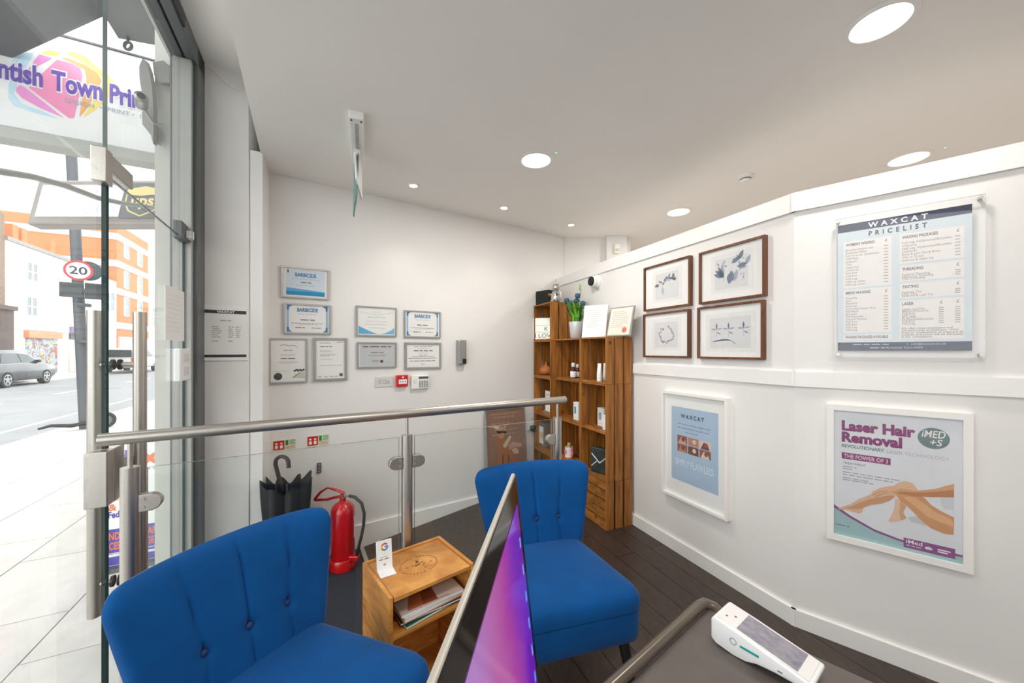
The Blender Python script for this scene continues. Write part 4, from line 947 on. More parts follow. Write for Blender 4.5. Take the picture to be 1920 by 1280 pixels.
# ------------------------------------------------------------------ blue tufted chairs
def chair(label, loc, rz):
    t = thing('accent_chair', label, 'chair', yaw(loc, rz), 'blue velvet chairs')
    nu, nv = 64, 48; z0, zt, rc = .36, .787, .058; btn = (-.112, 0.0, .112); zb = .545
    fr_, bk = [], []
    for j in range(nv + 1):
        v = j / nv
        for i in range(nu + 1):
            u = -1 + 2 * i / nu; zz = z0 + (zt - z0) * v
            hw = .212 + .090 * max(0, v) ** 0.85
            dz = zz - (zt - rc)
            if dz > 0: hw = hw - rc + math.sqrt(max(0, rc * rc - dz * dz))
            x = u * hw; zc = zz + .006 * (1 - u * u) * v
            mid = -.235 - .115 * v ** 1.15 + .055 * abs(x / .28) ** 2.6 * (0.4 + .6 * v)
            ht = .046 * math.sqrt(max(0, 1 - abs(u) ** 9)) * math.sqrt(max(0, 1 - v ** 14)) + .0006
            dent = 0
            for xb in btn:
                xx = xb * (1 + .35 * max(0, (zz - zb)) / .25)
                dent += .016 * math.exp(-((x - xb) ** 2 + (zz - zb) ** 2) / .016 ** 2)
                if zz > zb: dent += .0085 * math.exp(-((x - xx) / .005) ** 2) * min(1, (zt - zz) / .05 if zz > zt - .05 else 1)
                else: dent += .006 * math.exp(-((x - xb) / .004) ** 2)
            fr_.append((x, mid + ht - dent, zc)); bk.append((x, mid - ht, zc))
    W = nu + 1; n = len(fr_); fs = []
    for j in range(nv):
        for i in range(nu):
            a = j * W + i; fs += [(a, a + 1, a + W + 1, a + W), (n + a, n + a + W, n + a + W + 1, n + a + 1)]
    for j in range(nv):
        a = j * W; fs += [(a, a + W, n + a + W, n + a), (a + nu, n + a + nu, n + a + W + nu, a + W + nu)]
    for i in range(nu):
        fs += [(i, n + i, n + i + 1, i + 1)]; a = nv * W + i; fs += [(a, a + 1, n + a + 1, n + a)]
    back_ = MB().add(fr_ + bk, fs, BLUE).build('backrest', t, smooth=70)
    for xb in btn:
        v = (zb - z0) / (zt - z0); y = -.235 - .115 * v ** 1.15 + .046 - .012
        MB().lathe([(.011, 0), (.011, .003), (.008, .007), (0, .0085)], BLUEB, n=16, M=Matrix.Translation((xb, y, zb)) @ Matrix.Rotation(R(-90), 4, 'X')).build('button', back_, smooth=60)
    # seat: rounded trapezoid outline
    def outline(off):
        pts = []; yr, yf, wr, wf, r_ = -.275 , .235, .205, .272, .085
        cor = [(-wr, yr, .03), (wr, yr, .03), (wf, yf, r_), (-wf, yf, r_)]
        for k in range(4):
            p0, p1, p2 = (Vector(cor[(k + m_) % 4][:2]) for m_ in (-1, 0, 1)); rr_ = cor[k][2]
            d0, d1 = (p0 - p1).normalized(), (p2 - p1).normalized()
            for q in range(9):
                s = q / 8; a, c_ = p1 + d0 * rr_, p1 + d1 * rr_
                pts.append(((1 - s) ** 2 * a + 2 * s * (1 - s) * p1 + s * s * c_))
        c0 = Vector((0, -.02)); return [(p - (p - c0).normalized() * off) for p in pts]
    vs, n = [], 36
    lev = [(.262, .012), (.268, .004), (.30, .0), (.375, .0), (.3755, .004), (.379, .004), (.3795, -.002), (.40, -.004), (.422, .002), (.438, .016), (.447, .04), (.453, .09), (.456, .15)]
    for z, off in lev: vs += [(p.x, p.y, z + (.006 * (p.y) if z > .4 else 0)) for p in outline(off)]
    fs = [(j * n + i, j * n + (i + 1) % n, (j + 1) * n + (i + 1) % n, (j + 1) * n + i) for j in range(len(lev) - 1) for i in range(n)]
    vs.append((0, -.02, .458)); k = len(vs) - 1; o_ = (len(lev) - 1) * n
    fs += [(o_ + i, o_ + (i + 1) % n, k) for i in range(n)] + [tuple(range(n - 1, -1, -1))]
    MB().add(vs, fs, BLUE).build('seat', t, smooth=50)
    for sx in (-1, 1):
        for y, yy in ((.19, .235), (-.22, -.30)):
            MB().cyl((sx * .19, y, .265), (sx * .225, yy, 0), .022, BLACK, .011, 14).build('leg', t, smooth=40)
    return t
chair('blue velvet button-back chair at the lower left, beside the shopfront', (-.552, .982, 0), math.degrees(math.atan2(-.891, -.454)))
chair('blue velvet button-back chair facing us, in front of the crate shelves', (.185, 1.552, 0), math.degrees(math.atan2(-.275, -.961)))

# ------------------------------------------------------------------ crate side table with magazines and card stand
ta = math.degrees(math.atan2(.204, .25)); tw, td, thh = .345, .286, .5
tM = yaw((-.42, 1.278, 0), ta)
t = thing('crate_side_table', 'honey-coloured wooden box side table with a stamped top', 'side table', tM); T = .014
MB().box(0, T, 0, td, 0, thh, TABLEW).build('side_panel', t, bevel=.002); MB().box(tw - T, tw, 0, td, 0, thh, TABLEW).build('side_panel', t, bevel=.002)
MB().box(T, tw - T, td - T, td, .0, thh, TABLEW).build('back_panel', t, bevel=.002)
top = MB().box(T + .003, tw - T - .003, 0, td - T - .003, thh - T - .006, thh - .005, TABLEW).build('top_panel', t, bevel=.0015)
MB().box(T, tw - T, .004, td - T, .345, .356, TABLEW).build('shelf', t); MB().box(T, tw - T, .004, td - T, .02, .032, TABLEW).build('base_panel', t)
b = MB(); STMP = mat('burnt_stamp', (148, 98, 50), .6)
for k in range(34):
    a = k * 2 * math.pi / 34; cx, cy = tw * .5, td * .48; r0, r1 = .070, .078
    if k % 9 == 8: continue
    b.add([(cx + r_ * math.cos(a + d_), cy + r_ * .8 * math.sin(a + d_), thh - .0046) for r_, d_ in ((r0, 0), (r1, 0), (r1, .09), (r0, .09))], [(0, 1, 2, 3)], STMP)
for k in range(16):
    a = random.Random(k).uniform(0, 6.28); r_ = random.Random(k + 50).uniform(0, .05); x, y = tw * .5 + r_ * math.cos(a), td * .48 + r_ * .7 * math.sin(a)
    b.add([(x - .008, y, thh - .0046), (x, y - .004, thh - .0046), (x + .009, y + .001, thh - .0046), (x, y + .004, thh - .0046)], [(0, 1, 2, 3)], STMP)
b.build('stamp', top)
z = .357
cov = [((40, 96, 76), None, 'green folder at the bottom of the magazine pile', .010, 5), ((44, 42, 46), ((236, 226, 210), (216, 160, 60), (196, 70, 60)), 'dark magazine with small pictures in the magazine pile', .008, -3), ((222, 150, 40), None, 'thin magazine with an orange spine in the pile', .005, 2),
       ((232, 226, 226), None, 'white-edged magazine under the top one in the pile', .012, 3), ((214, 196, 186), ((186, 104, 62), (150, 74, 44), (226, 200, 184)), 'magazine with tan and brown cover on top of the pile', .010, -2)]
for k, (c_, art, lab, th_, rot) in enumerate(cov):
    mg = thing('magazine', lab, 'magazine', tM @ Matrix.Translation((tw * .53, td * .42, z)) @ Matrix.Rotation(R(rot), 4, 'Z'), 'magazines in the side table')
    w2, d2 = .125, .10
    MB().box(-w2, w2, -d2, d2, .0012, th_ - .001, PAPER).build('pages', mg); MB().box(-w2 - .001, w2 + .001, -d2 - .001, d2 + .001, th_ - .001, th_, ink(c_)).box(-w2 - .001, w2 + .001, -d2 - .001, d2 + .001, 0, .0012, ink(c_)).build('cover', mg)
    if art:
        b = MB()
        for i, a_ in enumerate(art): b.add([(-.10 + .06 * i, -.09, th_ + .0003 + .0002 * i), (.02 + .05 * i, -.095, th_ + .0003 + .0002 * i), (.06 + .03 * i, .05 + .02 * i, th_ + .0003 + .0002 * i), (-.02 + .03 * i, .09, th_ + .0003 + .0002 * i)], [(0, 1, 2, 3)], ink(a_))
        b.build('cover_picture', mg)
    z += th_ + .0006
gs = thing('review_card_stand', 'small white card stand with a coloured G on the side table', 'card stand', tM @ Matrix.Translation((.055, td * .66, thh - .0045)) @ Matrix.Rotation(R(-6), 4, 'Z'))
Mt = Matrix.Rotation(R(-9), 4, 'X')
MB().box(-.030, .030, 0, .0035, 0, .108, WHITEP, Mt).build('card', gs, bevel=.001); MB().box(-.030, .030, -.055, .002, 0, .003, WHITEP).build('foot', gs, bevel=.001)
b = MB(); yy = -.0006
for c_, a0_, a1_ in (((219, 68, 55), 35, 150), ((244, 180, 0), 150, 205), ((15, 157, 88), 205, 300), ((66, 133, 244), 300, 362)): b.ring(.002, .083, .0085, .0145, yy, ink(c_), a0_, a1_, 10)
b.rect(.002, .0155, .080, .086, yy - .0002, ink((66, 133, 244)))
b.disc(0, .058, .0015, yy, ink((219, 68, 55)), 8); b.lines(-.016, .016, .046, .004, yy, G2); b.lines(-.020, .020, .038, .005, yy, G3); b.rect(-.005, .005, .014, .022, yy, G2)
b.v = [tuple(Mt @ Vector(p)) for p in b.v]; b.build('print', gs)

# ------------------------------------------------------------------ umbrella, extinguisher, leaning poster, socket
c0 = at_z(538, 1120, ZM); UX, UY = -.603 * 2.42, 2.42
um = thing('umbrella', 'black folded umbrella with a dark crook handle, standing by the boxing', 'umbrella', (UX, UY, ZM))
BLK = mat('black_umbrella_cloth', (34, 32, 32), .55, var=.25, scale=14, sheen=.2); BKW = mat('dark_brown_handle', (58, 46, 38), .4)
n, rows = 64, 12; vs, fs = [], []
for j in range(rows + 1):
    v = j / rows
    for i in range(n):
        a = 2 * math.pi * i / n; lobe = .5 + .5 * math.cos(8 * a); r_ = .03 + (.118 * v ** .35) * (.70 + .30 * lobe ** .7) * (1 + .12 * math.sin(3 * a + 1)); zz = .06 + .70 * v - (0 if j < rows else .0)
        if j == rows: zz += .05 * lobe - .02 + .03 * math.sin(2 * a + .5)
        vs.append((r_ * math.cos(a) , r_ * math.sin(a), zz))
fs = [(j * n + i, j * n + (i + 1) % n, (j + 1) * n + (i + 1) % n, (j + 1) * n + i) for j in range(rows) for i in range(n)]
MB().add(vs, fs, BLK).build('canopy', um, smooth=50)
MB().cyl((0, 0, 0.0), (0, 0, .75), .006, ALU, n=10).build('shaft', um, smooth=40)
hp = [(-.03, 0, .70), (-.05, -.01, .82), (-.062, -.02, .90)] + [(-.062 + .042 * (1 - math.cos(R(q))), -.02, .90 + .045 * math.sin(R(q)) + .01) for q in range(15, 181, 15)] + [(.024, -.02, .875)]
MB().tube(hp, .0125, BKW, 12).build('handle', um, smooth=60); um.scale = (1, 1, .9)
ex = thing('fire_extinguisher', 'red fire extinguisher with a black hose on the entrance mat', 'fire extinguisher', (-1.203, 2.655, ZM))
MB().lathe([(.078, .05), (.080, .055), (.080, .40), (.074, .43), (.055, .455), (.032, .468), (.022, .472), (.022, .492), (.014, .495)], RED, n=40).build('cylinder', ex, smooth=50)
MB().lathe([(.083, 0), (.088, .004), (.088, .07), (.083, .078), (.079, .078)], RED, n=40).build('base_ring', ex, smooth=40)
MB().lathe([(.016, .492), (.018, .494), (.018, .52), (.012, .525)], SILVER, n=18).build('valve', ex, smooth=40)
MB().tube([(.01, -.02, .515), (-.05, -.02, .505), (-.10, -.02, .49), (-.19, -.02, .485)], [.011, .011, .010, .009], RED, 8).build('carry_handle', ex, smooth=50)
MB().tube([(.02, -.02, .535), (-.03, -.02, .555), (-.10, -.02, .575)], [.011, .010, .007], RED, 8).build('squeeze_lever', ex, smooth=50)
MB().tube([(-.10, -.02, .572), (-.15, -.02, .54), (-.19, -.02, .49)], [.007, .009, .010], RED, 8).build('lever_arm', ex, smooth=50)
MB().cyl((.015, -.01, .51), (.06, -.02, .515), .009, SILVER, n=12).build('hose_union', ex, smooth=40)
MB().tube([(.055, -.02, .515), (.10, -.03, .51), (.15, -.04, .47), (.17, -.045, .40), (.165, -.045, .32), (.15, -.045, .24), (.125, -.04, .15)], .0105, mat('black_hose', (40, 46, 48), .5), 12).build('hose', ex, smooth=60)
MB().cyl((.125, -.04, .15), (.115, -.038, .10), .012, BLACK, n=12).build('nozzle', ex, smooth=40); MB().box(.06, .13, -.055, -.02, .075, .105, RED).build('nozzle_clip', ex, bevel=.006)
b = MB(); vs = []
for k in range(13):
    a = R(-100 + 14 * k); vs += [(.0808 * math.cos(a), .0808 * math.sin(a), .21), (.0808 * math.cos(a), .0808 * math.sin(a), .36)]
b.add(vs[14:], [(2 * k, 2 * k + 2, 2 * k + 3, 2 * k + 1) for k in range(5)], PAPER); b.build('instruction_label', ex)

q = BW.quad(908, 982, 767, 880, 762, 875, .03)
t = thing('leaning_poster_frame', 'silver-framed brown poster of a cat in dark glasses leaning on the back wall', 'poster', BW.M((q[0] + q[1]) / 2, .10, -.02) @ Matrix.Rotation(R(-4.5), 4, 'X')); w, h = q[1] - q[0], q[3] + .02
b = MB(); bd = .012
b.box(-w / 2, w / 2, -.012, .008, 0, bd, SILVER).box(-w / 2, w / 2, -.012, .008, h - bd, h, SILVER).box(-w / 2, -w / 2 + bd, -.012, .008, 0, h, SILVER).box(w / 2 - bd, w / 2, -.012, .008, 0, h, SILVER); b.build('frame', t)
b = MB(); y1, y2, y3 = -.004, -.0045, -.005; b.box(-w / 2 + bd, w / 2 - bd, -.004, .006, bd, h - bd, ink((150, 116, 98))); X = lambda f: -w / 2 + w * f; Z = lambda f: h - h * f
for k, zz in enumerate((.06, .10, .17, .25, .3)): b.lines(X(.15 + .05 * (k % 2)), X(.8 - .08 * (k % 3)), Z(zz), .012, y2, ink((184, 160, 146)))
CT, CT2 = ink((168, 116, 84)), ink((190, 146, 114))
def cf(pts): return [((BW.uv(880 + x / 8, 740 + y / 8, .09)[0] - (q[0] + q[1]) / 2), BW.uv(880 + x / 8, 740 + y / 8, .09)[1] + .02) for x, y in pts]
b.poly(cf([(440, 640), (470, 600), (540, 610), (580, 680), (640, 760), (690, 860), (700, 960), (690, 1180), (450, 1180), (440, 940), (460, 900), (430, 760)]), y2, CT)
b.poly(cf([(425, 560), (400, 450), (440, 490), (490, 480), (535, 490), (580, 440), (575, 560), (540, 640), (500, 670), (460, 630)]), y3, CT2)
b.poly(cf([(425, 548), (585, 548), (570, 592), (515, 575), (490, 590), (450, 592)]), y3 - .0004, ink((56, 48, 48)))
b.poly(cf([(520, 760), (630, 610), (655, 640), (580, 780), (540, 800)]), y3, ink((206, 186, 166))); b.poly(cf([(600, 760), (660, 710), (800, 730), (800, 780), (680, 790), (620, 830)]), y3, ink((196, 152, 136)))
b.poly(cf([(650, 830), (690, 790), (750, 820), (755, 880), (690, 885)]), y3, ink((206, 178, 160)))
for xa_ in (505, 590): b.poly(cf([(xa_, 900), (xa_ + 18, 900), (xa_ + 14, 1180), (xa_, 1180)]), y3, ink((116, 76, 54)))
b.build('print', t)
MB().rect(-w / 2 + bd, w / 2 - bd, bd, h - bd, -.009, FGLASS).build('glazing', t)
a, z = BW.uv(997, 798)
t = thing('wall_socket', 'white double socket with a black plug and looped cable by the shelves', 'socket', BW.M(a - .02, 0, z - .04))
MB().box(-.04, .05, -.012, 0, 0, .085, WHITEP).build('face_plate', t, bevel=.004); MB().lathe([(.03, .0), (.032, .03), (.02, .045), (0, .046)], BLACK, c=(0, 0, 0), n=18, M=Matrix.Translation((.015, -.012, .02)) @ Matrix.Rotation(R(90), 4, 'X')).build('plug', t, smooth=40)
MB().tube([(.015, -.05, .01), (.03, -.06, -.03), (.06, -.05, -.01), (.05, -.03, .06), (.03, -.03, .13), (.01, -.012, .10)], .003, ALU, 6).build('cable', t, smooth=40)

# ------------------------------------------------------------------ reception desk, monitor, card terminal
C0 = Vector((.482, .918)); du, dv2 = Vector((-.78, -.626)), Vector((.707, -.707)); ZD = .72
DESK = mat('grey_leatherette', (92, 84, 80), .45, var=.06, scale=30, bump=.06)
dk = thing('reception_desk', 'dark grey padded reception desk top with rolled edge', 'desk', (C0.x, C0.y, 0)); rm = lambda a, b_: tuple(du * a + dv2 * b_)
MB().prism([rm(0, 0), rm(1.35, 0), rm(1.35, .75), rm(0, .75)], ZD - .035, ZD, DESK).build('desk_top', dk, bevel=.006)
b = MB(); e = [(*rm(-.004, .04), ZD - .012), (*rm(-.006, .012), ZD + .002), (*rm(.004, -.006), ZD + .008), (*rm(.03, -.010), ZD + .008), (*rm(.7, -.010), ZD + .008), (*rm(1.35, -.010), ZD + .008)]
b.tube(e, .0125, mat('bronze_grey_roll', (112, 102, 92), .25, .5, var=.08), 14); b.build('rolled_edge', dk, smooth=60)
MB().prism([rm(.05, .05), rm(1.3, .05), rm(1.3, .08), rm(.05, .08)], 0, ZD - .034, WALL).build('front_panel', dk); MB().prism([rm(.05, .08), rm(.08, .08), rm(.08, .70), rm(.05, .70)], 0, ZD - .034, WALL).build('side_panel', dk); MB().prism([rm(1.27, .08), rm(1.3, .08), rm(1.3, .70), rm(1.27, .70)], 0, ZD - .034, WALL).build('side_panel', dk)
# monitor: local x = towards the far side edge, z up the screen, -y out of the screen
wv = Vector((.132, .991, 0)).normalized(); upv = Vector((-.114, 0, .9935)); upv = (upv - wv * upv.dot(wv)).normalized(); nv_ = wv.cross(upv).normalized()
if nv_.x < 0: nv_ = -nv_
Tc = Vector((.004, .452, 1.202)); Mm = Matrix(((-wv.x, -nv_.x, upv.x, Tc.x), (-wv.y, -nv_.y, upv.y, Tc.y), (-wv.z, -nv_.z, upv.z, Tc.z), (0, 0, 0, 1)))
mo = thing('computer_monitor', 'silver computer monitor seen edge-on with a purple desktop', 'monitor', Matrix.Translation(Vector((-.03, .19, ZD)))); Mm = Matrix.Translation(-Vector((-.03, .19, ZD))) @ Mm
def mbuild(b, name, par, **k): b.v = [tuple(Mm @ Vector(p)) for p in b.v]; return b.build(name, par, **k)
MW, MH = .56, .36
cs = MB(); cs.box(0, MW, .0005, .0050, -MH, 0, mat('monitor_silver', (196, 190, 178), .35, .4)); mbuild(cs, 'case', mo, bevel=.0015)
MB_ = MB(); MB_.box(.002, MW - .002, -.0008, .001, -MH + .002, -.002, mat('monitor_black_glass', (14, 13, 14), .06, spec=.6)); mbuild(MB_, 'bezel', mo)
def screen_mat():
    m = bpy.data.materials.new('purple_desktop'); m.use_nodes = True; nt = m.node_tree; p = nt.nodes['Principled BSDF']
    tc = nt.nodes.new('ShaderNodeTexCoord'); sp = nt.nodes.new('ShaderNodeSeparateXYZ'); r = nt.nodes.new('ShaderNodeValToRGB'); nz = nt.nodes.new('ShaderNodeTexNoise'); ad = nt.nodes.new('ShaderNodeMath'); ad.operation = 'MULTIPLY_ADD'
    nt.links.new(tc.outputs['UV'], sp.inputs[0]); nt.links.new(tc.outputs['UV'], nz.inputs['Vector']); nz.inputs['Scale'].default_value = 2.2
    nt.links.new(nz.outputs['Fac'], ad.inputs[0]); ad.inputs[1].default_value = .25; nt.links.new(sp.outputs['X'], ad.inputs[2]); nt.links.new(ad.outputs[0], r.inputs[0])
    cols = ((.0, (64, 10, 132)), (.22, (92, 16, 150)), (.32, (138, 44, 132)), (.42, (150, 78, 136)), (.55, (144, 100, 160)), (.75, (140, 108, 176)), (1, (136, 108, 180)))
    el = r.color_ramp.elements; el[0].position = 0; el[0].color = (*lin(cols[0][1]), 1); el[1].position = 1; el[1].color = (*lin(cols[-1][1]), 1)
    for q_, c_ in cols[1:-1]: e_ = el.new(q_); e_.color = (*lin(c_), 1)
    p.inputs['Base Color'].default_value = (.01, .01, .01, 1); p.inputs['Roughness'].default_value = .06
    nt.links.new(r.outputs[0], p.inputs['Emission Color']); p.inputs['Emission Strength'].default_value = .9
    return m
sb = MB(); bz = .018; x0, x1, z0, z1 = bz, MW - bz, -MH + bz, -bz - .012
sb.rect(x0, x1, z0, z1, -.0012, screen_mat()); so = mbuild(sb, 'screen', mo)
uvl = so.data.uv_layers.new(name='UVMap')
for lp in so.data.loops:
    q_ = ((0, 0), (1, 0), (1, 1), (0, 1))[lp.vertex_index]; uvl.data[lp.index].uv = q_
ic = MB(); CY = mat('cyan_icon', (70, 180, 220), .3, emit=(60, 170, 215), estr=.45)
for k in range(6):
    ic = MB(); ic.rect(.027, .032, z1 - .045 - k * .030, z1 - .034 - k * .030, -.0016, CY); mbuild(ic, 'desktop_icon', so)
b = MB(); b.box(-.09, .09, -.10, .10, .001, .008, SILVER); b.box(-.02, .02, -.03, .03, .008, .16, SILVER); b.build('stand', mo, bevel=.003, M=None)
# card terminal
ax = Vector((.605, -.797)); tm = Matrix(((ax.x, -ax.y, 0, .514), (ax.y, ax.x, 0, .760), (0, 0, 1, ZD + .0005), (0, 0, 0, 1)))   # local x: head to tail
ct = thing('card_terminal', 'white handheld card payment terminal lying on the desk', 'card terminal', tm); L2, W2 = .088, .040
prof = [(-L2, .012), (-L2 + .01, .004), (-.045, .0), (-.02, .002), (.0, .010), (.03, .014), (L2 - .006, .016), (L2, .020), (L2, .030), (-.030, .052), (-L2 + .006, .060), (-L2, .052)]
WTP = mat('gloss_white_shell', (240, 240, 240), .25, var=.01)
b = MB(); b.slab(prof, -W2, W2, WTP); b.build('shell', ct, bevel=.007, smooth=40, seg=3)
sl = math.atan2(.030 - .060, 2 * L2 - .006); Mt = Matrix.Translation((-L2 + .006, 0, .0602)) @ Matrix.Rotation(-sl, 4, 'Y')
def onface(x0, x1, y0, y1, zz, m, nm): b = MB(); b.box(x0, x1, y0, y1, zz - .0012, zz, m, Mt); return b.build(nm, ct)
onface(.004, .166, -W2 + .005, W2 - .005, .0016, mat('terminal_face', (232, 228, 226), .2), 'face_plate')
def scr():
    m = bpy.data.materials.new('terminal_display'); m.use_nodes = True; nt = m.node_tree; p = nt.nodes['Principled BSDF']; nz = nt.nodes.new('ShaderNodeTexNoise'); nz.inputs['Scale'].default_value = 5; r = nt.nodes.new('ShaderNodeValToRGB')
    nt.links.new(nz.outputs['Fac'], r.inputs[0]); r.color_ramp.elements[0].color = (*lin((96, 100, 122)), 1); r.color_ramp.elements[1].color = (*lin((176, 168, 172)), 1); nt.links.new(r.outputs[0], p.inputs['Base Color']); p.inputs['Roughness'].default_value = .08; return m
onface(.042, .148, -W2 + .009, W2 - .009, .0024, scr(), 'display')
for x, y in ((.016, -.014), (.028, .0)): onface(x - .002, x + .002, y - .002, y + .002, .0020, ink((90, 86, 90)), 'sensor_dot')
MB().box(-.03, .004, -W2 - .0008, -W2 + .002, .026, .0305, mat('teal_strip', (30, 160, 150), .3)).build('teal_strip', ct); b = MB(); b.ring(-.043, .030, .005, .007, -W2 - .0006, G2); b.build('logo', ct)
MB().box(.035, .043, -W2 - .0006, -W2 + .002, .022, .024, G3).build('port', ct)
# ------------------------------------------------------------------ the street outside
PAVE = mat('pale_paving', (206, 202, 198), .85, var=.07, scale=5, rnd=.04); JOINT = mat('paving_joint', (120, 118, 114), .9)
ROAD = mat('worn_asphalt', (150, 151, 154), .85, var=.08, scale=1.2); KERB = mat('granite_kerb', (196, 194, 190), .8, var=.08)
KD, RD, FD = 4.0, 12.6, 15.2         # kerb, far kerb, opposite house fronts (distance from our shopfront)
def sbox(b, s0, s1, d0, d1, z0, z1, m): return b.prism([tuple(S(s, d)[:2]) for s, d in ((s0, d0), (s1, d0), (s1, d1), (s0, d1))], z0, z1, m)
pv = struct(sbox(MB(), -6, 30, 0.03, KD - .16, ZP - .2, ZP - .012, JOINT).build('pavement'))
slab_me = None
SLB = MB().box(-.5, .5, -.5, .5, -.5, .5, PAVE).build('x', bevel=.0); SLBM = SLB.data; bpy.data.objects.remove(SLB)
rr = random.Random(11); ang = math.atan2(SU[1], SU[0])
for r_ in range(6):
    off = (r_ % 2) * .45; d0 = .06 + r_ * .63
    for k in range(-3, 15):
        ln = .9; c = S(k * ln + off + .45, d0 + .315, ZP - .02 + rr.uniform(-.001, .001))
        o = bpy.data.objects.new('paving_slab', SLBM); COL.objects.link(o); o.parent = pv; o.location = c; o.rotation_euler = (0, 0, ang); o.scale = (ln - .008, .622, .04)
struct(sbox(MB(), 13.5, 40, .03, KD - .16, ZP - .1, ZP - .001, PAVE).build('pavement_far_stretch'))
kb = struct(sbox(MB(), -6, 40, KD - .16, KD, ZP - .3, ZP - .004, KERB).build('kerb'))
struct(sbox(MB(), -30, 90, KD, RD, ZP - .4, ZP - .10, ROAD).build('road'))
struct(sbox(MB(), -30, 90, RD, FD + 9, ZP - .4, ZP - .0, PAVE).build('pavement_opposite'))
b = MB(); WL = mat('road_paint', (226, 226, 224), .8)
for k in range(-2, 9): sbox(b, k * 6, k * 6 + 3.2, 8.2, 8.32, ZP - .1, ZP - .097, WL)
sbox(b, -8, 16, 5.0, 5.1, ZP - .1, ZP - .097, WL); struct(b.build('road_marking'))

OP = Fr(tuple(S(0, FD)[:2]), SU)     # opposite house fronts as a plane facing us; a = distance along the street
def bf(name, label, a0, a1, z1, m, depth=8.0, z0=ZP):
    t = thing(name, label, 'building', OP.M(0, 0, 0)); MB().box(a0, a1, 0, depth, z0, z1, m).build('wall', t); return t
def window(t, a0, a1, z0, z1, gm, fm, y=0.0, sash=True):
    f = MB(); bd = .09; f.box(a0, a1, y - .05, y + .02, z0, z0 + bd, fm).box(a0, a1, y - .05, y + .02, z1 - bd, z1, fm).box(a0, a0 + bd, y - .05, y + .02, z0, z1, fm).box(a1 - bd, a1, y - .05, y + .02, z0, z1, fm)
    if sash: f.box(a0, a1, y - .04, y + .02, (z0 + z1) / 2 - .04, (z0 + z1) / 2 + .04, fm)
    o = f.build('window', t); MB().box(a0 + bd, a1 - bd, y - .02, y + .01, z0 + bd, z1 - bd, gm).build('pane', o); return o
PANE = mat('dull_window', (120, 128, 136), .1); WSH = mat('white_sash', (236, 236, 232), .5)
STUC = mat('white_stucco', (232, 228, 222), .85, var=.06, scale=.8); ORB = mat('orange_brick', (212, 128, 88), .85, var=.08, scale=9); BRB = mat('brown_brick', (134, 116, 100), .9, var=.15, scale=6); DKB = mat('dark_shopfront', (92, 78, 74), .7); SLT = mat('slate_grey', (150, 146, 142), .8, var=.1)
U = lambda px, py: OP.uv(px, py)
def auto_z(px0, py0, px1, py1): return (U(px0, py0)[1] + U(px1, py1)[1]) / 2
# white terrace
aW0, aW1 = U(10, 600)[0], U(128, 600)[0]; zW = auto_z(11, 449, 124, 490)
t = bf('white_terrace_house', 'white stucco house with a graffiti shutter across the road', aW0, aW1, zW, STUC)
MB().box(aW0 - .05, aW1 + .05, -.12, .4, zW, zW + .22, SLT).build('parapet', t)
for a in (aW0 + 1.2, aW0 + 2.0, aW1 - 1.3): MB().box(a, a + .5, .3, .8, zW + .22, zW + .22 + 1.0, ORB).build('chimney', t)
for (x0, y0, x1, y1) in ((48, 488, 70, 531), (47, 553, 69, 595)):
    a0, z1 = U(x0, y0); a1, z0 = U(x1, y1); o = window(t, a0, a1, z0, z1, PANE, WSH); MB().box((a0 + a1) / 2 - .06, (a0 + a1) / 2 + .06, -.05, .01, z0, z1, WSH).build('mullion', o)
    MB().box(a0 - .1, a1 + .1, -.12, 0, z0 - .15, z0, STUC).build('sill', t)
zf1 = U(45, 618)[1]; MB().box(aW0 + .1, aW1 - .1, -.1, 0, zf1, zf1 + .8, mat('weathered_fascia', (206, 200, 196), .8, var=.12, scale=2)).build('shop_fascia', t)
a0, a1 = U(44, 640)[0], U(108, 640)[0]; MB().box(a0, a1, -.25, 0, U(75, 634)[1], U(75, 622)[1], mat('orange_fascia', (226, 150, 116), .7)).build('shutter_housing', t)
def graffiti():
    m = bpy.data.materials.new('graffiti_shutter'); m.use_nodes = True; nt = m.node_tree; p = nt.nodes['Principled BSDF']; tc = nt.nodes.new('ShaderNodeTexCoord'); nz = nt.nodes.new('ShaderNodeTexNoise'); nz.inputs['Scale'].default_value = 1.6; nz.inputs['Distortion'].default_value = 1.5; r = nt.nodes.new('ShaderNodeValToRGB'); r.color_ramp.interpolation = 'CONSTANT'
    nt.links.new(tc.outputs['Object'], nz.inputs['Vector']); nt.links.new(nz.outputs['Fac'], r.inputs[0]); e = r.color_ramp.elements; e[0].color = (*lin((168, 118, 104)), 1); e[1].position = .44; e[1].color = (*lin((140, 172, 206)), 1)
    for q_, c_ in ((.5, (186, 208, 222)), (.56, (150, 120, 110)), (.62, (190, 196, 150))): k = e.new(q_); k.color = (*lin(c_), 1)
    nt.links.new(r.outputs[0], p.inputs['Base Color']); p.inputs['Roughness'].default_value = .7; return m
GF = graffiti(); zz0 = ZP + .02
MB().box(a0 + .15, a1 - .15, -.06, 0, zz0, U(75, 634)[1], GF).build('shutter', t)
a0b, a1b = U(15, 640)[0], U(38, 640)[0]; MB().box(a0b, a1b, -.06, 0, zz0, U(25, 626)[1], mat('pale_poster_wall', (206, 196, 188), .8, var=.2, scale=3)).build('shop_door', t)
# brown brick pub at the left edge
aB0 = U(-200, 600)[0] - 22; t = bf('brick_pub', 'brown brick pub with a dark shopfront at the left edge of the street', aB0, aW0 - .05, U(4, 398)[1], BRB); MB().box(aB0, aW0 - .04, -.35, 0, ZP, U(8, 582)[1], DKB).build('shopfront', t); MB().box(aB0, aW0 - .0, -.5, 0, U(8, 582)[1], U(8, 574)[1], DKB).build('cornice', t)
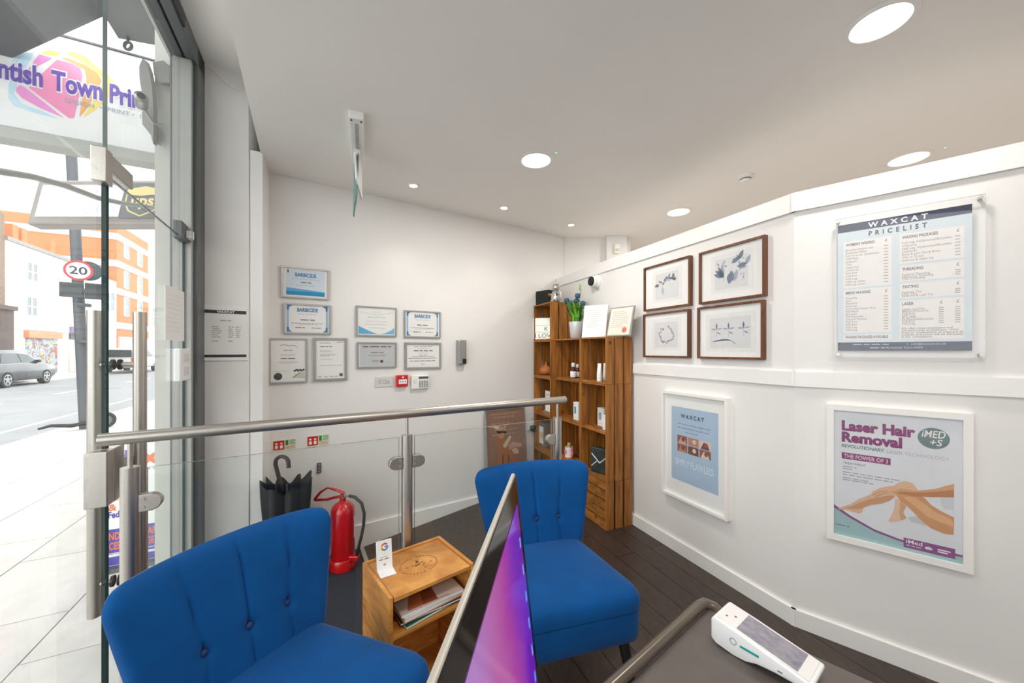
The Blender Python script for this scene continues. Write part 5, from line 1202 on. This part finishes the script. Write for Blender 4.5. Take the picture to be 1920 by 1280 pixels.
# low white house
aL1 = U(219, 600)[0]
t = bf('low_white_house', 'low white house with a red shop sign beside the orange block', aW1 + .06, aL1 - .06, auto_z(160, 505, 215, 530), mat('aged_white_render', (224, 214, 204), .9, var=.1, scale=.9))
a0, a1 = U(104, 620)[0] + 1.2, U(152, 620)[0]; a0 = max(a0, aW1 + .1); MB().box(a0, a1 + 2, -.2, 0, U(140, 625)[1], U(140, 613)[1], mat('red_shop_fascia', (214, 84, 80), .6)).build('red_fascia', t); MB().box(aW1 + .08, a0, -.2, 0, U(110, 622)[1], U(110, 612)[1], mat('blue_shop_fascia', (120, 164, 216), .6)).build('blue_fascia', t)
MB().box(aW1 + .1, a1 + 2, -.08, 0, U(140, 636)[1], U(140, 626)[1], mat('dark_transom', (96, 100, 102), .6)).build('transom', t)
for k in range(4): a = aW1 + .2 + k * 1.6; MB().box(a, a + 1.5, -.05, 0, ZP + .02, U(140, 637)[1], mat('white_shutter', (222, 218, 216), .7, var=.1, scale=3)).build('shutter', t)
for px in (196, 204):
    a0, z1 = U(px, 545); a1, z0 = U(px + 10, 585); window(t, a0, a1, z0, z1, PANE, WSH)
# tall orange block
aO1 = U(278, 600)[0]; zO = auto_z(222, 424, 276, 452)
t = bf('orange_brick_block', 'tall orange brick block of flats with white bands', aL1, aO1, zO, ORB, depth=26)
for py in (437, 487, 546, 610):
    z = U(222, py + (8 if py < 500 else 0))[1]; MB().box(aL1 - .06, aO1 + .02, -.06, 26, z - .28, z + .28, mat('cream_band', (238, 230, 222), .8)).build('band', t)
for y0, y1, dy in ((454, 489, 15), (507, 545, 10), (556, 596, 6)):
    for j, px in enumerate((232, 257)):
        a0, z1 = U(px, y0 + (dy if j else 0)); a1, z0 = U(px + 9, y1 + (dy if j else 0) - 2); window(t, a0, a1, z0, z1, PANE, WSH)
MB().box(aL1 + .2, aO1, -.15, 0, ZP, U(240, 632)[1], mat('pale_ground_floor', (206, 206, 206), .7)).build('ground_floor', t)
t = bf('white_upper_block', 'pale modern block rising behind the brown pub', aB0 + 2, aW0 + 6, U(30, 335)[1] * 1.25, mat('offwhite_render', (228, 226, 222), .8), 30, z0=ZP); t.matrix_world = OP.M(0, -13, 0)
for k in range(3): window(t, aW0 + 1 + 1.8 * k, aW0 + 2.3 + 1.8 * k, 12.5, 14.5, PANE, WSH)
t = bf('distant_house', 'pale distant house past the orange block', aO1 + .1, aO1 + 14, zO * .75, mat('pale_ochre_render', (232, 216, 192), .9, var=.05)); 
for k in range(3): window(t, aO1 + .8 + 2.4 * k, aO1 + 1.9 + 2.4 * k, 4, 6, PANE, WSH)

# ------------------------------------------------------------------ vehicles
TYRE = mat('tyre_rubber', (40, 40, 42), .8); HUB = mat('alloy_wheel', (176, 178, 180), .35, .6); CGL = mat('car_glass', (60, 68, 72), .05)
def vehicle(name, label, cat, M, prof, cabin, halfw, wheels, wr, paint, extras=()):
    t = thing(name, label, cat, M); b = MB(); b.slab(prof, -halfw, halfw, paint); body = b.build('body', t, bevel=.06, seg=3, smooth=35)
    b = MB(); n = len(cabin); top = max(p[1] for p in cabin); vs = []
    for sy in (-1, 1):
        for p in cabin: vs.append((p[0], sy * (halfw - .02 - .22 * (p[1] - min(q[1] for q in cabin)) / .6), p[1]))
    b.add(vs, [tuple(range(n)), tuple(range(2 * n - 1, n - 1, -1))] + [(i, (i + 1) % n, n + (i + 1) % n, n + i) for i in range(n)], paint); b.build('cabin', t, bevel=.05, seg=2, smooth=35)
    for k, (xs, zs) in enumerate(extras):
        b = MB(); z0c = min(q[1] for q in cabin); yv = lambda z: halfw - .02 - .22 * (z - z0c) / .6 + .012
        for sy in (-1, 1): b.add([(x, sy * yv(z), z) for x, z in zip(xs, zs)], [tuple(range(len(xs)))], CGL)
        b.build('side_window', t)
    for x in wheels:
        for sy in (-1, 1):
            w = MB(); w.cyl((x, sy * (halfw - .20), wr), (x, sy * (halfw + .01), wr), wr, TYRE, n=28); wo = w.build('wheel', t, smooth=40)
            h = MB(); h.cyl((x, sy * (halfw - .02), wr), (x, sy * (halfw + .018), wr), wr * .30, HUB, n=16)
            for q in range(5): a = q * 2 * math.pi / 5; h.box(-wr * .09, wr * .09, sy * (halfw + .01) - .01, sy * (halfw + .01) + .01, 0, wr * .66, HUB, Matrix.Translation((x, 0, wr)) @ Matrix.Rotation(a, 4, 'Y'))
            h.ring(x, wr, wr * .6, wr * .72, sy * (halfw + .018), HUB); h.build('hub', wo)
    return t
def street_M(s, d, z, flip=False):
    p = S(s, d, z); u = Vector((SU[0], SU[1], 0)) * (-1 if flip else 1); v = Vector((0, 0, 1)).cross(u)
    return Matrix(((u.x, v.x, 0, p.x), (u.y, v.y, 0, p.y), (0, 0, 1, p.z), (0, 0, 0, 1)))
pf = at_z(104, 716, ZP - .1); sF = (pf.x - SO[0]) * SU[0] + (pf.y - SO[1]) * SU[1]; dF = -((pf.x - SO[0]) * ST.n[0] + (pf.y - SO[1]) * ST.n[1])
DKC = mat('dark_grey_car_paint', (72, 74, 78), .25, .3, coat=.8)
prof = [(2.15, .42), (2.2, .7), (2.1, .92), (1.2, 1.06), (.8, 1.08), (-1.9, 1.10), (-2.15, .95), (-2.2, .45), (-1.8, .26), (1.8, .26)]
cabin = [(1.0, 1.05), (.35, 1.58), (-.2, 1.70), (-1.6, 1.68), (-2.12, 1.08)]
car = vehicle('parked_suv', 'dark grey SUV driving along the far side of the road', 'car', street_M(sF - 2.15, dF + .9, ZP - .1), prof, cabin, .92, (1.38, -1.36), .35, DKC, (((.78, .30, -.35, -.35), (1.12, 1.47, 1.54, 1.12)), ((-.42, -.42, -1.35, -1.7), (1.12, 1.54, 1.53, 1.12))))
for sy in (-1, 1): MB().box(.62, .80, sy * .92 - .09, sy * .92 + .09, 1.08, 1.22, BLACK).build('wing_mirror', car, bevel=.03)
MB().box(-1.0, 1.0, -.935, .935, .30, .40, BLACK).build('sill', car)
for sy in (-1, 1): MB().box(1.95, 2.19, sy * .62 - .2, sy * .62 + .2, .72, .84, HUB).build('headlamp', car, bevel=.02)
pv_ = at_z(196, 701, ZP - .1); sV = (pv_.x - SO[0]) * SU[0] + (pv_.y - SO[1]) * SU[1]; dV = -((pv_.x - SO[0]) * ST.n[0] + (pv_.y - SO[1]) * ST.n[1])
VAN = mat('silver_van_paint', (206, 208, 210), .3, .3, coat=.6)
vp = [(2.4, .4), (2.45, .8), (2.3, 1.0), (1.5, 1.15), (-2.3, 1.18), (-2.4, .5), (-2.3, .4)]; vc = [(1.55, 1.12), (.8, 1.75), (-2.1, 1.85), (-2.35, 1.12)]
van = vehicle('silver_van', 'silver people carrier seen from behind with orange rear lamps', 'car', street_M(sV + 2.4, dV - .7, ZP - .1), vp, vc, .92, (1.5, -1.5), .34, VAN, (((1.2, .72, -.3, -.3), (1.2, 1.68, 1.72, 1.2)), ((-.4, -.4, -1.9, -2.1), (1.2, 1.73, 1.76, 1.2))))
MB().box(-2.40, -2.26, -.72, .72, 1.2, 1.72, CGL).build('rear_window', van, bevel=.03); MB().box(-2.44, -2.36, -.35, .35, .74, .86, ink((224, 196, 96))).build('number_plate', van)
for sy in (-1, 1): MB().box(-2.45, -2.34, sy * .80 - .11, sy * .80 + .11, .82, 1.16, mat('orange_rear_lamp', (224, 90, 60), .3)).build('rear_lamp', van, bevel=.02)
MB().box(-2.50, -2.36, -.9, .9, .42, .62, ink((150, 152, 154))).build('bumper', van, bevel=.03)

# ------------------------------------------------------------------ street furniture
def face_M(p):
    """upright, facing the camera's side of the street"""
    d = Vector((p.x, p.y)).normalized(); u = Vector((d.y, -d.x))
    return Matrix(((u.x, d.x, 0, p.x), (u.y, d.y, 0, p.y), (0, 0, 1, p.z), (0, 0, 0, 1)))
pb = at_z(160, 803, ZP); PZ = pb.y; GRP = mat('grey_column_paint', (92, 97, 102), .55, .2)
t = thing('lamp_column', 'grey street column carrying the twenty speed limit sign', 'lamp post', (pb.x, pb.y, ZP))
tp = at_d(133, 270, PZ); tp2 = at_d(127, 120, PZ)
MB().tube([(0, 0, 0), tuple(tp - Vector((pb.x, pb.y, ZP))), tuple(tp2 - Vector((pb.x, pb.y, ZP)))], [.085, .08, .078], GRP, 20).build('column', t, smooth=40)
for y in (545, 572, 640): q = at_d(158, y, PZ) - Vector((pb.x, pb.y, ZP)); MB().cyl(q - Vector((0, 0, .03)), q + Vector((0, 0, .03)), .100, GRP, n=20).build('clamp_band', t, smooth=40)
q = at_d(156, 545, PZ - .25); t = thing('sign_back_box', 'dark grey backs of two signs on the street column', 'sign', face_M(q))
MB().box(-.30, -.01, -.03, .03, -.14, .14, ink((70, 76, 80))).build('panel', t, bevel=.01); MB().box(.02, .32, -.03, .03, -.15, .16, ink((60, 66, 70))).build('panel', t, bevel=.01)
q = at_d(147, 507, PZ - .35); t = thing('speed_limit_sign', 'round white speed limit sign reading 20 with a red rim', 'road sign', face_M(q))
Ry90 = Matrix.Rotation(R(90), 4, 'X')
MB().lathe([(0, -.01), (.19, -.01), (.19, .01), (0, .01)], PAPER, n=40, M=Ry90).build('disc', t); b = MB(); b.ring(0, 0, .155, .19, -.0112, ink((224, 62, 62)), n=40); b.text('20', 0, -.072, .145, -.0112, ink((54, 60, 76)), w=.23, align='C', bold=.02); b.build('print', t)
q = at_d(166, 508, PZ + .25); t = thing('sign_back_disc', 'dark grey back of a round sign behind the speed limit sign', 'road sign', face_M(q)); MB().lathe([(0, -.01), (.20, -.01), (.20, .01), (0, .01)], ink((84, 92, 98)), n=40, M=Ry90).build('disc', t); MB().box(-.02, .02, .012, .03, -.18, .18, GRP).build('rail', t)
pt = at_z(133, 691, ZP); t = thing('slim_street_pole', 'thin dark pole on the opposite pavement', 'pole', (pt.x, pt.y, ZP))
MB().cyl((0, 0, 0), (0, 0, 13.5), .14, ink((78, 80, 84)), n=12).build('pole', t, smooth=40); MB().box(-.25, .25, -.2, -.12, 2.9, 3.3, PAPER).build('plate', t); MB().box(-.5, .1, -.1, .1, 5.0, 5.2, GRP).build('bracket', t)
p2 = at_z(197, 801, ZP); t = thing('scooter_wheel', 'black scooter lying by the foot of the street column', 'scooter', face_M(Vector((p2.x, p2.y, ZP))))
b = MB(); n = 22
for k in range(n): pass
b.tube([(.13 * math.cos(k * 2 * math.pi / 20), 0, .15 + .13 * math.sin(k * 2 * math.pi / 20)) for k in range(21)], .035, TYRE, 10); b.build('tyre', t, smooth=60)
MB().lathe([(0, -.02), (.10, -.02), (.10, .02), (0, .02)], ink((110, 112, 114)), c=(0, 0, 0), n=24, M=Matrix.Translation((0, 0, .15)) @ Ry90).build('wheel_disc', t); MB().tube([(-.10, 0, .15), (-.45, .0, .10), (-.70, -.02, .14), (-.85, -.05, .10)], [.03, .04, .03, .02], BLACK, 10).build('deck', t, smooth=50)

# ------------------------------------------------------------------ neighbour's signs
OUTP = mat('outer_white_pilaster', (208, 207, 200), .7, var=.02)
struct(sbox(MB(), .50, 14, -.3, .0, ZP, 5.5, OUTP).build('wall_neighbour'))
struct(sbox(MB(), -4.9, -1.25, .08, 1.5, 3.4, 3.5, mat('dark_grey_canopy', (84, 88, 92), .7)).build('unseen_sky_blocker'))  # unseen canopy slab, added to keep sky light off the partition
pil = struct(sbox(MB(), .20, .50, .0, .232, ZP, 3.45, OUTP).build('trim_8'))
KS = Fr(tuple(S(1.15, 0)[:2]), (.886, .463)); k = lambda px, py: KS.uv(px, py)
zb = (k(0, 237)[1] + k(290, 288)[1]) / 2; ztp = (k(110, 72)[1] + k(280, 108)[1]) / 2; aR = k(300, 200)[0]; aL = k(-130, 200)[0]
t = thing('print_shop_sign', 'large white projecting sign of the neighbouring print shop with a colourful logo', 'shop sign', KS.M(0, 0, 0))
SGN = mat('white_sign_panel', (244, 244, 244), .4, var=.005)
MB().box(aL, -.01, .0, .10, zb, ztp, SGN).build('panel', t, bevel=.004); MB().box(aL - .02, -.01, -.03, .12, zb - .085, zb, PALEALU).build('bottom_rail', t, bevel=.006); MB().box(aL - .02, -.01, -.012, .11, ztp, ztp + .012, ALU).build('top_trim', t)
b = MB(); G_ = lambda pts: [k(x / 5.333, 60 + y / 5.333) for x, y in pts]
def gp(pts, yy, c): b.poly(G_(pts), yy, ink(c))
gp([(160, 215), (340, 205), (260, 360), (170, 520), (140, 620), (220, 720), (420, 790), (590, 870), (350, 810), (140, 740), (85, 660), (90, 500), (120, 300)], -.001, (196, 226, 244))
gp([(410, 215), (470, 182), (540, 190), (600, 212), (570, 245)], -.001, (218, 232, 110)); gp([(660, 215), (740, 198), (850, 240), (960, 340), (1090, 440), (1180, 560), (1060, 690), (940, 790), (830, 860), (900, 740), (1010, 560), (1040, 480), (960, 400), (800, 290)], -.001, (250, 226, 130))
gp([(395, 222), (520, 262), (250, 412)], -.002, (240, 150, 214)); gp([(570, 278), (720, 315), (800, 360), (825, 430), (800, 600), (740, 860), (690, 862), (290, 560), (400, 430), (440, 400)], -.002, (246, 148, 190))
gp([(610, 262), (680, 262), (850, 330), (970, 410), (1015, 480), (990, 560), (870, 760), (795, 850), (820, 680), (865, 480), (850, 380), (740, 315)], -.002, (248, 178, 104)); gp([(165, 560), (200, 530), (260, 560), (640, 860), (400, 760), (220, 660), (165, 600)], -.002, (240, 150, 214))
tx = lambda px, py: k(px, py)
xa, zt_ = tx(97, 167); xb, zt2 = tx(193, 184); slope = 0
sc_w = xb - xa; b_text = ink((104, 72, 176)); wt = glyphs('Town', .035, 1.0, 0)[2]; sx = sc_w / wt; hh = .135
zbl = zt_ - .0
for body, px, al in (('Kentish', 81, 'R'), ('Town', 97, 'L'), ('Print', 206, 'L')):
    wd = glyphs(body, .035, 1.0, 0)[2] * sx; zb_ = zbl; b.text(body, tx(px, 170)[0], zb_, hh, -.005, b_text, w=wd, align=al, bold=.035); b.text(body, tx(px, 170)[0], zb_, hh, -.0035, SGN, w=wd, align=al, bold=.085)
b.text('DESIGN  •  PRINT •  COPY', tx(122, 183)[0], zbl - .075, .032, -.004, ink((176, 178, 190)), w=tx(300, 200)[0] - tx(122, 183)[0], bold=.01)
b.build('print', t)
# parcel carrier light box seen behind the patch fitting
cz = 3.6; c0 = at_d(196, 378, cz); t = thing('parcel_light_box', 'grey-framed light box with a shield emblem, hung over the pavement', 'shop sign', Matrix.Translation(c0) @ Matrix.Rotation(R(-11), 4, 'X'))
wl, hl = 136 * cz / F, 46 * cz / F
MB().box(-wl, wl + .25, .0, .12, -hl, hl, mat('warm_grey_casing', (150, 142, 138), .4, .3)).build('casing', t, bevel=.02); MB().box(-wl + .07, .17, -.006, .0, -hl + .075, hl - .06, mat('speckled_white_panel', (226, 224, 234), .5, var=.22, scale=55)).build('white_panel', t); MB().box(.18, wl + .22, -.006, .0, -hl + .06, hl - .04, ink((98, 104, 108))).build('grey_panel', t)
MB().box(wl + .25, wl + .585, .03, .09, -.05, .05, PALEALU).build('wall_bracket', t); b = MB(); GD = ink((226, 206, 140)); cx = .375
sh = [(-.16, .12), (0, .155), (.16, .12), (.165, -.02), (.12, -.10), (0, -.155), (-.12, -.10), (-.165, -.02)]
b.pline([(cx + p[0], p[1]) for p in sh + sh[:1]], .014, -.008, GD)
b.poly([(cx - .155, .115), (cx, .15), (cx + .155, .115), (cx + .1, .07), (cx - .02, .055), (cx - .15, .07)], -.009, GD); b.text('ups', cx, -.045, .11, -.009, GD, w=.22, align='C', bold=.03); b.build('emblem', t)
# floor-standing courier banner
FB = Fr(tuple(S(.90, 0)[:2]), (.886, .463)); f_ = lambda px, py: FB.uv(px, py)
a0, a1 = f_(189, 950)[0], f_(318, 950)[0]; z1 = f_(240, 822)[1]; t = thing('courier_banner', 'white and purple courier banner standing outside the door', 'banner', FB.M((a0 + a1) / 2, 0, ZP)); w = a1 - a0; h = z1 - ZP
zz = lambda px, py: f_(px, py)[1] - ZP; xx = lambda px: f_(px, 950)[0] - (a0 + a1) / 2
MB().box(-w / 2, w / 2, .0, .012, .02, h, SGN).build('banner_sheet', t); MB().box(-w / 2 - .02, w / 2 + .02, -.06, .08, 0, .03, ALU).build('foot', t); MB().cyl((0, .03, .02), (0, .03, h - .02), .008, ALU, n=10).build('pole', t)
b = MB(); PU, OR = ink((92, 84, 176)), ink((238, 128, 84)); zp1, zp0 = (zz(195, 993) + zz(295, 980)) / 2, (zz(195, 1060) + zz(295, 1046)) / 2
b.rect(-w / 2, w / 2, zp0, zp1, -.001, PU)
b.text('Fed', xx(188), zz(230, 871), .098, -.001, PU, w=xx(241) - xx(188), bold=.05); b.text('Ex', xx(243), zz(260, 869), .098, -.001, OR, w=xx(300) - xx(243), bold=.05)
b.lines(xx(200), xx(298), zz(240, 882), .018, -.001, G2); b.lines(xx(205), xx(215), zz(215, 938), .02, -.001, ink((130, 130, 190))); b.lines(xx(206), xx(222), zz(215, 936), .03, -.0015, OR); b.text('&', xx(203), zz(210, 957), .045, -.001, OR, bold=.03); b.text('FedEx', xx(203), zz(215, 970), .045, -.001, PU, w=xx(240) - xx(203), bold=.03)
b.text('SEND YOUR PARCEL', xx(190), zp1 - .075, .05, -.002, OR, w=xx(316) - xx(190), bold=.03); b.text('EXCESS BAGGAGE FROM', xx(190), zp1 - .145, .05, -.002, OR, w=xx(322) - xx(190), bold=.03)
b.rect(-w / 2, w / 2, zp1 - .175, zp1 - .170, -.002, PAPER); b.lines(xx(200), xx(230), zp0 + .07, .03, -.002, PAPER); b.lines(xx(272), xx(292), zp1 - .20, .028, -.002, PAPER); b.build('print', t)
# canopy edges above, hook, bullet camera, scroll bracket, awning arm
CAN = mat('dark_grey_canopy', (84, 88, 92), .7); CAN2 = mat('mid_grey_soffit', (130, 136, 137), .7)
def zc_(px, py, z): p = at_z(px, py, z); return (p.x, p.y)
t = MB(); t.prism([zc_(0, 119, 3.4), zc_(196, 30, 3.4), zc_(180, -260, 3.4), (-5.2, 1.0), (-5.4, 3.2)], 3.4, 3.5, CAN); tag(t.build('awning_slab'), 'dark grey awning underside at the top left corner', 'awning')
t = MB(); t.prism([zc_(196, 30, 3.55), zc_(222, 72, 3.55), zc_(298, 86, 3.55), zc_(345, 60, 3.55), zc_(300, -200, 3.55), zc_(170, -200, 3.55)], 3.55, 3.62, CAN2); tag(t.build('soffit_panel'), 'mid grey canopy soffit with a hanging ring above the door', 'canopy')
q = at_d(240, 86, 2.62); t = thing('hanging_ring', 'small grey eye ring hanging from the canopy soffit', 'ring', q)
MB().tube([(.026 * math.cos(R(a)), 0, .026 * math.sin(R(a))) for a in range(0, 361, 20)], .010, GRP, 8).build('ring', t, smooth=60); MB().cyl((0, 0, .03), (0, 0, 3.55 - q.z), .008, GRP, n=10).build('rod', t, smooth=40)
q = at_d(265, 194, 2.12); t = thing('bullet_camera', 'small grey bullet camera mounted beside the scroll bracket outside', 'security camera', face_M(q))
MB().lathe([(.026, -.02), (.03, -.015), (.03, .08), (.02, .09)], SILVER, n=20, M=Matrix.Rotation(R(90), 4, 'X')).build('barrel', t, smooth=40); MB().lathe([(0, .085), (.017, .086), (.017, .094), (0, .094)], BLACK, n=16, M=Matrix.Rotation(R(90), 4, 'X')).build('lens', t); MB().tube([(0, .02, 0), (.05, .05, -.07), (.09, .06, -.06)], .010, SILVER, 8).build('arm', t, smooth=40)
SCR = mat('scroll_grey', (142, 141, 137), .6); zq = 2.2; t = thing('scroll_bracket', 'flat grey curled sign bracket on the outer pilaster', 'bracket', at_d(285, 190, zq)); o_ = at_d(285, 190, zq)
def sp(pts): return [((at_d(x, y, zq) - o_).x, (at_d(x, y, zq) - o_).z) for x, y in pts]
b = MB(); b.slab(sp([(271, 113), (276, 116), (283, 135), (288, 160), (291, 200), (292, 240), (291, 272), (288, 262), (284, 235), (277, 205), (269, 172), (265, 148), (265, 126)]), -.012, .012, SCR); b.build('scroll', t)
b = MB(); b.slab(sp([(261, 204), (264, 206), (292, 240), (292, 268), (262, 230)]), .016, .034, SCR); b.build('stay_plate', t)
b = MB(); b.slab(sp([(280, 112), (300, 108), (312, 118), (312, 150), (292, 150), (283, 136)]), .02, .04, SCR); b.build('wall_plate', t)
t = thing('awning_arm', 'long grey awning arm crossing outside the glass at door height', 'awning arm', at_d(120, 347, 1.9)); o_ = at_d(120, 347, 1.9)
MB().tube([tuple(at_d(x, y, zq) - o_) for x, y, zq in ((-140, 306, 1.45), (-20, 318, 1.6), (60, 331, 1.75), (120, 347, 1.9), (183, 371, 2.05), (230, 381, 2.15), (296, 390, 2.27))], [.016, .016, .015, .0145, .013, .012, .011], PALEALU, 10).build('tube', t, smooth=60); MB().cyl((0, 0, -.006), (0, 0, .006), .02, PALEALU, n=12).build('joint', t)
